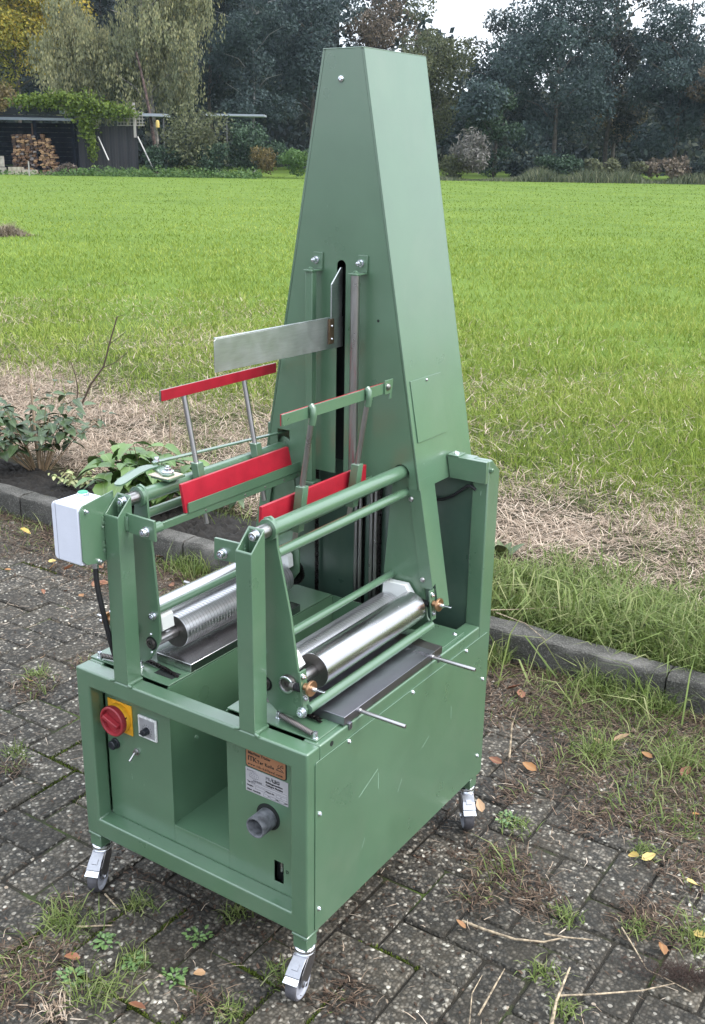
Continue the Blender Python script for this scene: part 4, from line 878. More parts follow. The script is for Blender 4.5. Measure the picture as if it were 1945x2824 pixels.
o = straws('field_thatch', 60000, -8, 2.8, 3.2, 8.0, lambda x, y: np.clip(.5 + .7 * vnoise(x, y, 1.3, 17), 0, 1) * np.clip((8.0 - y) / 3.0, 0, 1), straw_m, lambda x, y: field_z(x, y) + .02, (.04, .12), .0032, .35, 1.5, .55); tag(o, 'dead blades mixed into the near edge of the field grass', 'dead grass', kind='stuff')
# sprigs of green in the straw
x_, y_ = scatter(34000, -6, 2.4, 1.9, 4.3); k = (vnoise(x_, y_, 2.6, 11) > -.05 - .3 * (y_ > 3.0) + .45 * ((x_ < -1) & (y_ < 3.7))) & (RNG.random(len(x_)) < .75); x_, y_ = x_[k], y_[k]
o = blades('sparse_grass', np.stack([x_, y_, field_z(x_, y_)], 1), RNG.uniform(.03, .11, len(x_)), .0034, RNG.uniform(.1, 1.1, len(x_)), np.clip(RNG.normal(.5, .2, len(x_)), 0, 1), lush_m); tag(o, 'sparse green shoots growing through the cut straw', 'grass', kind='stuff')
# --- rough tall grass on both sides of the kerb, right of the machine
cx_, cy_ = [], []
for c in range(430):
    cxx = RNG.uniform(-.55, 2.4); cyy = RNG.normal(2.02, .17) if c % 3 else RNG.normal(1.78, .05)
    if cyy < 1.71: continue
    n = RNG.integers(30, 75); cx_.append(cxx + RNG.normal(0, .035, n)); cy_.append(np.maximum(cyy + RNG.normal(0, .035, n), 1.705))
x_ = np.concatenate(cx_); y_ = np.concatenate(cy_)
o = blades('verge_grass', np.stack([x_, y_, field_z(x_, y_)], 1), RNG.uniform(.07, .25, len(x_)) * (1 - .25 * (y_ > 2.1)) * (.75 + .35 * vnoise(x_, y_, 3.3, 41)), RNG.uniform(.0025, .0058, len(x_)) * (1 + .9 * (RNG.random(len(x_)) < .12)), RNG.uniform(.1, .85, len(x_)), np.clip(RNG.normal(.6, .24, len(x_)), 0, 1), lush_m, curl=.9); tag(o, 'tall lush grass growing behind the kerb right of the machine', 'grass', kind='stuff')
x_ = RNG.uniform(-3.2, 2.4, 9000); y_ = 1.592 - np.abs(RNG.normal(0, .055, len(x_))); k = (vnoise(x_, y_ * 0, 4.3, 5) > np.where(x_ > 0, .05, .3)) & (RNG.random(len(x_)) < .8); x_, y_ = x_[k], y_[k]
o = blades('kerb_grass', np.stack([x_, y_, np.full(len(x_), -.004)], 1), RNG.uniform(.04, .145, len(x_)), RNG.uniform(.0022, .0048, len(x_)), RNG.uniform(.1, .9, len(x_)), np.clip(RNG.normal(.52, .24, len(x_)), 0, 1), lush_m, curl=.8); tag(o, 'dark green grass sprouting along the foot of the kerb', 'grass', kind='stuff')
n = 1500; x_ = np.concatenate([RNG.uniform(-.5, 2.4, n), RNG.uniform(-.1, 2.2, n // 9)]); y_ = np.concatenate([RNG.normal(1.84, .06, n), RNG.uniform(1.40, 1.58, n // 9)]); k = ((y_ > 1.735) | (y_ < 1.585)) & (vnoise(x_, y_ * 0, 2.1, 51) > -.25); x_, y_ = x_[k], y_[k]
o = blades('tall_grass', np.stack([x_, y_, np.where(y_ > 1.65, .055, -.003)], 1), RNG.uniform(.14, .34, len(x_)), RNG.uniform(.0035, .0085, len(x_)), RNG.uniform(.15, 1.0, len(x_)), np.clip(RNG.normal(.68, .2, len(x_)), 0, 1), lush_m, curl=1.0); tag(o, 'long arching grass blades hanging over the kerb right of the machine', 'grass', kind='stuff')
# --- weeds, thatch and moss on the paving
zero = lambda x, y: np.zeros_like(x) - .001
PATCH = []
for u, v, r in ((1380, 2400, .10), (1470, 2480, .07), (1320, 2480, .06), (1790, 2520, .09), (1880, 2580, .08), (870, 2690, .06), (950, 2740, .05), (60, 2700, .10), (150, 2640, .05), (560, 2760, .05), (1650, 2230, .12), (1800, 2260, .14), (1560, 2120, .14), (1900, 2400, .10), (1420, 2190, .06), (90, 1900, .08), (240, 1830, .05), (30, 2120, .05), (1150, 2390, .04), (180, 2500, .04)):
    p = on_ground(u, v); PATCH.append((p.x, p.y, r))
def cover(x, y):   # how overgrown the paving is
    far = np.clip((y - np.where(x > .3, .98, 1.18) - .22 * vnoise(x, y, 2.6, 3)) * 3.0, 0, 1) * np.where(x > .3, 1, .8)
    pat = np.zeros_like(x)
    for (a, b_, r) in PATCH: pat = np.maximum(pat, np.clip(1.25 - np.hypot(x - a, y - b_) / r + .35 * vnoise(x, y, 9, 14), 0, 1))
    return np.clip(far + pat, 0, 1) * (x > -3.2)
def cover_b(x, y): return cover(x, y) * .8 * (~((x > -.02) & (x < .64) & (y > 0) & (y < .75)))
thatch_m = leafy('brown_thatch', [(.028, .018, .013), (.085, .056, .038), (.19, .13, .09), (.40, .31, .23)], .8, .05)
o = straws('thatch', 260000, -3.3, 2.3, -.6, 1.6, cover_b, thatch_m, zero, (.008, .050), .0014, .2, .5, .40); tag(o, 'brown dead grass thatch matted over the paving', 'dead grass', kind='stuff')
o = straws('litter', 170000, -3.3, 2.3, -.6, 1.6, lambda x, y: np.maximum(cover_b(x, y) * .9 + .03, .16 * ((x > -.05) & (x < .66) & (y > 0) & (y < .78))), leafy('litter', [(.02, .014, .01), (.06, .04, .028), (.13, .085, .06)], .9, .05), zero, (.004, .020), .0042, .12, .15, .40); tag(o, 'dark crumbled leaf litter in patches on the pavers, deepening the shade beneath the machine', 'litter', kind='stuff')  # crumbs under the machine stand for dark soil and deepen its contact shadow
o = straws('twigs', 2600, -2.8, 1.9, -.7, 1.3, lambda x, y: np.full_like(x, .55), straw_m, zero, (.01, .05), .0017, .1, .3, .6); tag(o, 'loose straw bits scattered thinly over the pavers', 'straw', kind='stuff')
x_, y_ = scatter(110000, -3.3, 2.3, -.6, 1.6); k = (RNG.random(len(x_)) < np.clip(cover_b(x_, y_) - .2, 0, 1) * np.clip(.42 + .8 * vnoise(x_, y_, 5.2, 21) + .35 * ((y_ > .95) & (x_ > .4)), 0, 1)); x_, y_ = x_[k], y_[k]
o = blades('paving_grass', np.stack([x_, y_, np.full(len(x_), -.003)], 1), RNG.uniform(.012, .065, len(x_)) * (1 + (.9 * (y_ > .95) * (x_ > .3)) * RNG.random(len(x_)) + 1.2 * (RNG.random(len(x_)) < .05)), RNG.uniform(.0018, .0042, len(x_)), RNG.uniform(.3, 1.25, len(x_)), np.clip(RNG.normal(.58, .22, len(x_)), 0, 1), lush_m, curl=.7); tag(o, 'low green grass overgrowing the rear of the paving', 'grass', kind='stuff')
# moss cushions in the joints: low bumps along the joint lines
moss_m = leafy('moss', [(.03, .04, .008), (.06, .085, .010), (.12, .16, .018)], .8, .1)
mx, my = [], []
for s_ in vis + inv_[300:]:
    u_ = vnoise(np.array([s_[0]]), np.array([s_[1]]), 2.2, 31)[0]
    if u_ > .2 and not (0 < s_[0] < .62 and 0 < s_[1] < .7):
        n = 260; t = np.clip(RNG.normal(RNG.uniform(-.6, .6), RNG.uniform(.25, .7), n), -1, 1); sd_ = RNG.choice([-1, 1]); wv = RNG.normal(0, .0042, n)
        if s_[2] == 0: mx.append(s_[0] + t * A); my.append(s_[1] + sd_ * A / 2 + wv)
        else: my.append(s_[1] + t * A); mx.append(s_[0] + sd_ * A / 2 + wv)
x_ = np.concatenate(mx); y_ = np.concatenate(my)
o = blades('joint_moss', np.stack([x_, y_, np.full(len(x_), -.007)], 1), RNG.uniform(.003, .010, len(x_)), .004, RNG.uniform(0, 1.2, len(x_)), RNG.random(len(x_)) ** 1.4, moss_m); tag(o, 'bright green moss filling the joints between pavers', 'moss', kind='stuff')
# countable tufts
def tuft_at(x, y, n, h, w, spread, mat, name, label, group=None, lean=(.2, 1.15), z=-.003, br=.6):
    P = np.stack([x * 0 + RNG.normal(0, spread, n), RNG.normal(0, spread, n), np.zeros(n)], 1)
    o = blades(name, P, RNG.uniform(.45, 1, n) * h, w, RNG.uniform(lean[0], lean[1], n), np.clip(RNG.normal(br, .2, n), 0, 1), mat, curl=.8); o.location = (x, y, z)
    return tag(o, label, 'grass tuft', group)
tl = [(175, 2555, 'bushy grass tuft on the pavers left below the front left castor'), (385, 2500, 'olive grass tuft just right of the front left castor'), (370, 2650, 'small round green weed tuft on the pavers, bottom left'), (270, 2735, 'bright grass tuft near the bottom left with long blades'),
      (770, 2700, 'grass tuft touching the front right castor'), (1500, 2690, 'low bright green tuft on the pavers at bottom right'), (1560, 2790, 'tuft cut by the bottom edge beside the long reed stalk'), (1560, 2530, 'green tuft beside a long curved dead stalk on the pavers'), (1760, 2560, 'small upright weed tuft between brown thatch on the right'),
      (1640, 2080, 'large pale green grass clump behind the rear right castor'), (1860, 2110, 'tall grass clump at the right edge behind the paving'), (1780, 2350, 'tuft with yellow leaves in it near the right edge'), (100, 1860, 'tuft on the pavers left of the machine body'), (45, 2080, 'small mossy tuft at the left edge'), (1930, 2600, 'tuft cut by the right edge of the picture'), (655, 2520, 'thin tuft in the shade under the front of the machine'),
      (1425, 2280, 'small weed just right of the rear right castor wheel'), (160, 2790, 'dry tuft cut by the bottom edge on the left'), (640, 2790, 'thin tuft at the bottom edge left of the castor')]
for i, (u, v, lb) in enumerate(tl):
    p = on_ground(u, v); big = i in (0, 3, 9, 10, 14)
    tuft_at(p.x, p.y, 130 if big else 75, .13 if i in (9, 10) else (.085 if big else .05), .0030, .03 if big else .018, lush_m if i not in (17,) else straw_m, 'grass_tuft', lb, 'grass tufts on the paving', br=.62)
# broad-leaved little weeds
weed_leaf = leafy('weed_leaf', [(.05, .10, .02), (.10, .18, .04)], .5, .2)
def leaf_mesh(name, L_, W_, mat, fold=.25, droop=.25, ns=6, edge=0.0):
    vs, fs = [], []
    for i in range(ns + 1):
        t = i / ns; wd = W_ * (math.sin(PI * min(1, t ** .75)) ** .8 if 0 < t < 1 else 0) / 2 + .0004; xx = L_ * t; zz = -droop * L_ * t * t
        wd *= 1 + (edge if i % 2 else -edge)
        vs += [(xx, -wd, zz + fold * wd), (xx, 0, zz), (xx, wd, zz + fold * wd)]
    for i in range(ns):
        a = i * 3; fs += [(a, a + 3, a + 4, a + 1), (a + 1, a + 4, a + 5, a + 2)]
    me = bpy.data.meshes.new(name); me.from_pydata(vs, [], fs); me.update(); me.materials.append(mat)
    for p in me.polygons: p.use_smooth = True
    return me
def leaf_mat(name, c0, c1, vein=(.2, .28, .1), rough=.4):
    m, n, b = nodes_for(name); oi = N(n, 'ShaderNodeObjectInfo'); tcn = N(n, 'ShaderNodeTexCoord'); ns = noise(n, 40, 3, vec=tcn.outputs['Object'])
    r = crp(n, oi.outputs['Random'], [(0, c0), (1, c1)]); sp = N(n, 'ShaderNodeSeparateXYZ'); n.links.new(tcn.outputs['Object'], sp.inputs[0])
    ab = N(n, 'ShaderNodeMath', operation='ABSOLUTE'); n.links.new(sp.outputs['Y'], ab.inputs[0]); vr = crp(n, ab.outputs[0], [(0.0008, (1, 1, 1)), (.0022, (0, 0, 0))])
    ml = N(n, 'ShaderNodeMath', operation='MULTIPLY'); ml.inputs[1].default_value = .6; n.links.new(vr.outputs[0], ml.inputs[0])
    mx = N(n, 'ShaderNodeMixRGB'); n.links.new(ml.outputs[0], mx.inputs[0]); n.links.new(r.outputs[0], mx.inputs[1]); mx.inputs[2].default_value = (*vein, 1)
    n.links.new(mx.outputs[0], b.inputs['Base Color']); b.inputs['Roughness'].default_value = rough; bump(n, b, ns.outputs['Fac'], .4, .003); return m
wl = leaf_mesh('leaf', .018, .012, leaf_mat('clover_leaf', (.05, .11, .03), (.09, .17, .05)), ns=4)
def rosette(x, y, n, R_, label, name='weed', z=0.0, me=None, group=None, cat='weed', up=(.1, .5)):
    root = thing(name, (x, y, z), label, cat, group)
    for i in range(n):
        o = bpy.data.objects.new('leaf', me or wl); a = random.uniform(0, 2 * PI); r = random.uniform(0.1, 1) * R_
        o.location = (math.cos(a) * r, math.sin(a) * r, random.uniform(.001, .012)); o.rotation_euler = (random.uniform(-.3, .3), -random.uniform(*up), a + random.uniform(-.6, .6)); s_ = random.uniform(.7, 1.3) * (.62 if me is None else 1); o.scale = (s_, s_, s_); link(o, root)
    return root
for u, v, lb in ((290, 2600, 'round-leaved weed on the pavers below the front left castor'), (545, 2590, 'little yellow-green seedling weed in front of the machine'), (480, 2695, 'dark clover-like weed in front of the machine, left of the right castor'), (1400, 2265, 'pale seedling weed in the joint beside the rear right castor'), (370, 2655, 'dense small-leaved weed cushion at bottom left'), (200, 2700, 'dusty green weed by the bottom left thatch')):
    p = on_ground(u, v); rosette(p.x, p.y, 34, .026, lb)
dock = leaf_mesh('leaf', .095, .045, leaf_mat('dock_leaf', (.04, .075, .02), (.09, .10, .035), (.14, .15, .07)), ns=8, droop=.35)
p = on_ground(1388, 1545, .06); rosette(p.x, p.y, 7, .02, 'broad-leaved dock plant in the straw just right of the rear post', 'dock_plant', .06, dock, cat='plant', up=(.9, 1.4))

# --- fallen leaves
fl_cols = {'orange': ((.22, .10, .035), (.34, .16, .05)), 'yellow': ((.42, .29, .06), (.5, .40, .14)), 'brown': ((.16, .06, .03), (.22, .09, .05)), 'tan': ((.36, .22, .12), (.42, .28, .17))}
fl_me = {k: leaf_mesh('fallen_leaf', .045, .026, leaf_mat('fallen_' + k, *c, vein=(.3, .18, .08), rough=.6), fold=.5, droop=-.3, ns=6, edge=.06) for k, c in fl_cols.items()}
FL = [('brown', 355, 2765, 1.3, 'dark red-brown leaf on the pavers near the bottom, left of centre'), ('brown', 222, 2640, 1.1, 'curled brown leaf on the pavers at bottom left'), ('tan', 567, 2680, .9, 'small tan leaf on the pavers in front of the machine'), ('orange', 1372, 2430, 0, ''), ('orange', 815, 1, 0, ''),
      ('tan', 1690, 2045, 1.6, 'large tan leaf in the grass right of the machine'), ('tan', 1640, 2035, .9, 'small tan leaf beside the large tan leaf in the grass'), ('orange', 1480, 2125, 1.3, 'orange leaf in the grass behind the rear right castor'), ('brown', 1385, 2105, 1.2, 'brown leaf against the grass close to the rear right corner'),
      ('yellow', 1735, 2355, 1.1, 'narrow yellow leaf standing in the weeds near the right edge'), ('yellow', 1770, 2370, 1.1, 'second yellow leaf lying by the right-hand weeds'), ('yellow', 1925, 2440, 1.5, 'large pale yellow leaf at the right edge'), ('yellow', 1910, 2570, 1.1, 'bright yellow leaf near the right edge above the last tuft'), ('orange', 1825, 2600, 1.2, 'orange and tan leaf on the thatch at lower right'),
      ('brown', 1395, 1900, 1.5, 'brown leaf at the foot of the kerb right of the machine'), ('brown', 1440, 1925, 1.4, 'dark red leaf beside the brown one under the kerb'), ('orange', 1930, 2245, 1.0, 'orange leaf at the right edge on bare paving'), ('orange', 230, 1645, 1.1, 'orange leaf on the weeds left of the cable'), ('yellow', 130, 1560, 1.1, ''), ('yellow', 85, 1470, 1.9, 'large pale yellow leaf on the ground at the left'),
      ('brown', 105, 1435, 1.5, 'reddish brown leaf by the kerb at the left'), ('yellow', 133, 1548, 1.0, 'yellow leaf below the white button box'), ('orange', 12, 1570, 1.2, 'orange leaf at the left edge'), ('orange', 82, 1875, 1.1, 'small orange leaf left of the machine body'), ('tan', 120, 1810, 1.2, 'tan leaf on the tuft left of the machine'), ('orange', 455, 1535, 1.2, 'orange leaf at the kerb seen between the two posts'), ('brown', 470, 1610, 1.2, 'dark leaf seen above the left roller'), ('orange', 1285, 2560, .8, 'small orange leaf beside the long dead stalk'), ('tan', 1330, 2240, 1.2, 'tan leaf right behind the rear right castor'), ('brown', 1880, 2140, 1.4, 'dark brown leaf between grass clumps at the right edge'), ('orange', 1800, 2090, 1.0, 'orange leaf between the grass clumps at right')]
for k_, u, v, s_, lb in FL:
    if not lb: continue
    p = on_ground(u, v, .012); o = bpy.data.objects.new('fallen_leaf', fl_me[k_]); o.location = p; s_ *= .72
    o.rotation_euler = (random.uniform(-.5, .5), random.uniform(-.4, .4), random.uniform(0, 6.28)); o.scale = (s_, s_, s_); link(o); tag(o, lb, 'leaf', 'fallen leaves on the paving')
for k_ in range(16):
    u, v = random.uniform(0, 420), random.uniform(1440, 1640); p = on_ground(u, v, .010); o = bpy.data.objects.new('fallen_leaf', fl_me[random.choice(('brown', 'brown', 'tan'))]); o.location = p; o.rotation_euler = (random.uniform(-.9, .9), random.uniform(-.6, .6), random.uniform(0, 6.28)); s_ = random.uniform(.6, 1.2); o.scale = (s_, s_ * random.uniform(.6, 1.2), s_); link(o); tag(o, 'withered brown leaf in the drift at the foot of the left kerb', 'leaf', 'withered leaves drifted along the left kerb')
# --- long dead reed stalks
def stalk(pts, r, label, plume=False):
    P3 = [Vector(on_ground(u, v, z)) for u, v, z in pts]; bm = Bm(); tube(bm, P3, r, 6, .5)
    o = finish(bm, 'reed_stalk', stalk_m, sharp=80); tag(o, label, 'reed stalk', 'dead reed stalks on the paving'); return o
stalk_m = simple('reed_straw', (.30, .235, .16), .7, 0, .4, 90, .4, 200)
stalk([(1275, 2540, .004), (1340, 2565, .010), (1420, 2590, .008), (1500, 2598, .008), (1560, 2585, .006)], .0034, 'thick curved dead reed stalk lying below the overgrown patch')
stalk([(1500, 2575, .006), (1560, 2585, .010), (1635, 2592, .004)], .0026, 'short pale reed piece right of the curved stalk')
stalk([(1715, 2558, .006), (1750, 2615, .008), (1785, 2675, .012), (1830, 2695, .008), (1905, 2735, .004)], .0020, 'thin bent reed stalk running to the lower right')
st = stalk([(1545, 2746, .010), (1640, 2742, .014), (1770, 2732, .018), (1860, 2712, .014)], .0024, 'long straight reed stalk ending in a dark plume')
stalk([(1520, 2830, .008), (1535, 2760, .018), (1572, 2668, .030)], .0042, 'upright split reed stalk leaning over at the bottom')
stalk([(1290, 2880, .006), (1302, 2740, .02), (1330, 2690, .03)], .0016, 'thin grass stem at bottom centre right')
stalk([(1320, 2800, .006), (1370, 2710, .012), (1392, 2672, .016)], .0024, 'pale stalk pointing up beside the bright tuft')
stalk([(205, 2556, .006), (310, 2552, .006)], .0030, 'short flat piece of straw right of the bushy tuft')
stalk([(290, 2466, .004), (332, 2512, .004)], .0026, 'straw piece at the foot of the front left castor')
stalk([(1405, 2090, .03), (1412, 2000, .09), (1430, 1950, .14)], .0034, 'upright dead stalk standing by the rear right corner')
stalk([(1370, 1690, .112), (1450, 1720, .114), (1505, 1765, .112)], .0024, 'dead stalk lying across the kerb right of the machine')
stalk([(1330, 1683, .11), (1420, 1681, .115), (1580, 1673, .12)], .0022, 'long pale stalk lying along the kerb top')
pl = on_ground(1905, 2695, .01); P = np.stack([RNG.normal(0, .055, 900) , RNG.normal(0, .012, 900), np.abs(RNG.normal(0, .006, 900))], 1)
o = blades('reed_plume', P, .03, .0012, RNG.uniform(.9, 1.5, 900), RNG.uniform(0, .25, 900), leafy('plume', [(.035, .022, .018), (.10, .065, .05)], .8, .1), curl=.3); o.location = pl; o.rotation_euler = (0, 0, .35); tag(o, 'dark feathery reed plume lying at the lower right', 'reed plume')

# ================================================================== PLANTS BEHIND THE KERB
bed_m = simple('potting_soil', (.012, .010, .008), .95, 0, .3, 90, .8, 140)
def soil_patch(x0, x1, y0, y1, name='soil_bed'):
    n1, n2 = 150, 30; X_, Y_ = np.meshgrid(np.linspace(x0, x1, n1), np.linspace(y0, y1, n2), indexing='ij')
    e = np.clip(np.minimum(np.minimum(X_ - x0, x1 - X_), np.minimum(Y_ - y0 + .05, y1 - Y_)) * 9, 0, 1)
    Z_ = .052 + .024 * e + RNG.normal(0, .008, X_.shape) * e; I = np.arange(n1 * n2).reshape(n1, n2); F = np.stack([I[:-1, :-1], I[1:, :-1], I[1:, 1:], I[:-1, 1:]], -1).reshape(-1, 4)
    o = mesh_np(name, np.stack([X_, Y_, Z_], -1).reshape(-1, 3), F, bed_m, smooth=True); return tag(o, kind='structure')
soil_patch(-3.1, -.75, 1.70, 2.08)
hyd1 = leaf_mat('hydrangea_dark', (.022, .045, .016), (.060, .098, .036), (.10, .16, .07), .42); hyd2 = leaf_mat('hydrangea_light', (.05, .105, .025), (.105, .18, .042), (.20, .26, .11), .38)
vari = leaf_mat('variegated_leaf', (.12, .18, .05), (.40, .39, .18), (.36, .36, .22), .5); stem_m = simple('plant_stem', (.20, .14, .08), .7)
def shrub(u, v, z, R_, Hh, nst, nleaf, lmat, Ls, Ws, name, label, cat='shrub', seed=1):
    rr = random.Random(seed); p = on_ground(u, v, z); root = thing(name, p, label, cat); me = leaf_mesh('leaf', Ls, Ws, lmat, fold=.3, droop=.35, ns=8, edge=.05)
    for s_ in range(nst):
        a = rr.uniform(0, 2 * PI); rad = R_ * rr.uniform(.15, 1) ** .7; top = Vector((math.cos(a) * rad, math.sin(a) * rad, Hh * (1.05 - .45 * (rad / R_) ** 2) * rr.uniform(.75, 1)))
        bm = Bm(); base = Vector((math.cos(a) * rad * .15, math.sin(a) * rad * .15, 0)); mid = base.lerp(top, .5) + Vector((0, 0, Hh * .08)); tube(bm, [base, mid, top], .0028, 5, .6); finish(bm, 'stem', stem_m, root, sharp=80)
        for k in range(nleaf):
            t = .45 + .55 * (k // 2) / max(1, (nleaf // 2 - 1)) if nleaf > 3 else 1; q = base.lerp(mid, t * 2) if t < .5 else mid.lerp(top, t * 2 - 1)
            o = bpy.data.objects.new('leaf', me); az = a * 1.3 + (k % 2) * PI + (k // 2) * PI / 2 + rr.uniform(-.4, .4); sc = rr.uniform(.6, 1.1) * (1.0 if t < .95 else .8)
            o.location = q; o.rotation_euler = (rr.uniform(-.3, .3), rr.uniform(-.35, .45), az); o.scale = (sc,) * 3; link(o, root)
    return root
shrub(112, 1297, .065, .34, .40, 32, 9, hyd1, .078, .050, 'hydrangea', 'dark green hydrangea bush in the bed at the far left', seed=3)
shrub(415, 1400, .065, .28, .33, 22, 8, hyd2, .135, .088, 'hydrangea', 'light green large-leaved hydrangea behind the left lever and button box', seed=8)
shrub(215, 1345, .065, .13, .10, 13, 9, vari, .032, .020, 'variegated_plant', 'small cream and green variegated plant on the kerb edge between the hydrangeas', 'plant', seed=5)
shrub(640, 1400, .065, .12, .14, 7, 6, hyd1, .05, .03, 'young_plant', 'small leafy plant seen between the left boards and the right post', 'plant', seed=6)
stake_m = simple('bamboo_stake', (.24, .18, .12), .7, 0, .25, 30)
def stick(pts, r, name, label, cat, mat=None, tap=.6):
    bm = Bm(); tube(bm, pts, r, 7, tap); return tag(finish(bm, name, mat or stake_m, sharp=80), label, cat)
p = on_ground(110, 1298, .065); stick([p, p + Vector((-.012, 0, .22)), p + Vector((-.025, .01, .44))], .0065, 'plant_stake', 'thin bamboo stake in the dark hydrangea', 'stake', tap=.9)
p = on_ground(476, 1265, .065); stick([p, p + Vector((-.01, 0, .11)), p + Vector((-.015, .01, .235))], .006, 'plant_stake', 'short bamboo stake behind the light hydrangea', 'stake', tap=.9)
twig_m = simple('bark_twig', (.055, .038, .026), .8)
p = on_ground(220, 1128, .06); fw = RGT; root = thing('bare_sapling', p, 'bare leafless sapling with leaning stems standing in the straw at left', 'sapling')
def lp3(*c): return [fw * a + Vector((0, 0, b)) for a, b in c]
sc_ = 1 / (F_PX / ((p - CAM).dot(FWD) + .0))
def px(*c): return [fw * ((a - 220) * sc_) + Vector((0, 0, (1128 - b) * sc_ * 1.03)) for a, b in c]
for pts, r in ((px((220, 1128), (255, 1060), (295, 1010), (318, 940), (341, 875)), .0075), (px((212, 1121), (219, 1070), (215, 1035), (205, 998)), .005), (px((295, 1012), (325, 1000), (364, 970)), .003), (px((312, 950), (335, 935), (362, 915)), .0025), (px((341, 875), (352, 872), (364, 869)), .002), (px((250, 1070), (275, 1058), (290, 1048)), .0025)):
    bm = Bm(); tube(bm, pts, r, 7, .55); finish(bm, 'stem', twig_m, root, sharp=80)

# ================================================================== BACKGROUND BEYOND THE FIELD
def quads(name, C, size, rnd, mat, parent=None, elong=1.0, vert=0.0, off=None):
    n = len(C); size = np.broadcast_to(size, n)
    a = RNG.standard_normal((n, 3)); a /= np.linalg.norm(a, axis=1)[:, None]
    if vert > 0: a = a * (1 - vert) + np.array([0, 0, -1.0]) * vert; a /= np.linalg.norm(a, axis=1)[:, None]
    b = np.cross(a, RNG.standard_normal((n, 3))); b /= np.linalg.norm(b, axis=1)[:, None]
    a = a * (size * .5 * elong)[:, None]; b = b * (size * .32)[:, None]
    V = np.stack([C - a, C - a * .1 + b, C + a, C - a * .1 - b], 1).reshape(-1, 3); F = np.arange(n * 4).reshape(n, 4)
    return mesh_np(name, V, F, mat, np.repeat(np.clip(rnd, 0, 1), 4), parent)
fm = {
 'dark': leafy('foliage_dark', [(0.017, 0.028, 0.033), (0.038, 0.056, 0.051), (0.101, 0.106, 0.071)], .7, .2),
 'blue': leafy('foliage_blue', [(0.029, 0.045, 0.048), (0.053, 0.080, 0.080), (0.095, 0.129, 0.122)], .7, .2),
 'olive2': leafy('foliage_grey_olive', [(.016, .024, .024), (.040, .050, .042), (.088, .092, .062)], .7, .2),
 'olive': leafy('foliage_olive', [(0.046, 0.055, 0.031), (0.102, 0.113, 0.059), (0.184, 0.184, 0.098)], .7, .25),
 'birch': leafy('foliage_birch', [(0.068, 0.082, 0.050), (0.157, 0.170, 0.094), (0.306, 0.293, 0.154), (0.465, 0.386, 0.164)], .65, .25),
 'yellow': leafy('foliage_yellow', [(0.091, 0.107, 0.023), (0.229, 0.217, 0.039), (0.454, 0.333, 0.050), (0.593, 0.427, 0.082)], .65, .3),
 'ochre': leafy('foliage_ochre', [(0.061, 0.050, 0.027), (0.140, 0.107, 0.045), (0.217, 0.180, 0.074)], .65, .25),
 'brown': leafy('foliage_brown', [(0.057, 0.049, 0.040), (0.117, 0.094, 0.068), (0.199, 0.154, 0.117)], .75, .15),
 'vine': leafy('foliage_vine', [(0.043, 0.075, 0.012), (0.099, 0.148, 0.023), (0.164, 0.212, 0.035)], .6, .3),
 'hedge': leafy('foliage_hedge', [(0.021, 0.039, 0.026), (0.043, 0.075, 0.045), (0.076, 0.118, 0.065)], .65, .2),
 'weed': leafy('foliage_weed', [(0.037, 0.076, 0.024), (0.081, 0.149, 0.045), (0.136, 0.201, 0.074)], .6, .25),
 'pale': leafy('foliage_pale', [(0.056, 0.054, 0.049), (0.160, 0.152, 0.140), (0.288, 0.275, 0.259)], .8, .1),
 'reed': leafy('foliage_reed', [(0.043, 0.056, 0.030), (0.095, 0.115, 0.069), (0.199, 0.199, 0.121)], .7, .15)}
bark_m = simple('bark', (.06, .052, .045), .85, 0, .3, 5); birch_bark = simple('birch_bark', (.17, .155, .145), .8, 0, .4, 4); pale_bark = simple('pale_bark', (.17, .17, .17), .8, 0, .25, 4)
def blobs(c, rw, rd, rh, nb, rb, seed):
    r = np.random.default_rng(seed); d = r.standard_normal((nb, 3)); d /= np.linalg.norm(d, axis=1)[:, None]; q = r.random(nb) ** .45
    d *= q[:, None]; sh = 1 - .28 * np.clip(d[:, 2], 0, 1) ** 2
    C = np.stack([c[0] + (RGT.x * rw * d[:, 0] * sh + FWD.x * rd * d[:, 1]), c[1] + (RGT.y * rw * d[:, 0] * sh + FWD.y * rd * d[:, 1]), c[2] + rh * d[:, 2]], 1)
    return C, rb * r.uniform(.55, 1.3, nb), r.random(nb)
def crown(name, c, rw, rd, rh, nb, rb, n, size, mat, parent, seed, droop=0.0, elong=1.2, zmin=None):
    C, R_, br = blobs(c, rw, rd, rh, nb, rb, seed); idx = RNG.choice(nb, n, p=R_ ** 2 / np.sum(R_ ** 2))
    d = RNG.standard_normal((n, 3)); d /= np.linalg.norm(d, axis=1)[:, None]; d[:, 2] *= .75
    P = C[idx] + d * (R_[idx] * (.62 + .5 * RNG.random(n)))[:, None]
    if droop: 
        # strands hanging down: leaves strung below common anchor points
        ns = n // 16; an = P[:ns]; ln = RNG.uniform(.3, 1, ns) * droop; s_ = RNG.integers(0, ns, n); t = RNG.random(n)
        P = an[s_] + np.stack([RNG.normal(0, .11, n), RNG.normal(0, .11, n), -t * ln[s_]], 1); idx = idx[:ns][s_]
    if zmin is not None: P = P[P[:, 2] > zmin]; idx = idx[:len(P)]
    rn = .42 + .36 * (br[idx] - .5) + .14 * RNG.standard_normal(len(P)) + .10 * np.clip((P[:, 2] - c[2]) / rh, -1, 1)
    return quads(name, P, size * RNG.uniform(.6, 1.25, len(P)), rn, mat, parent, elong, .75 if droop else .0)
SEED = [100]
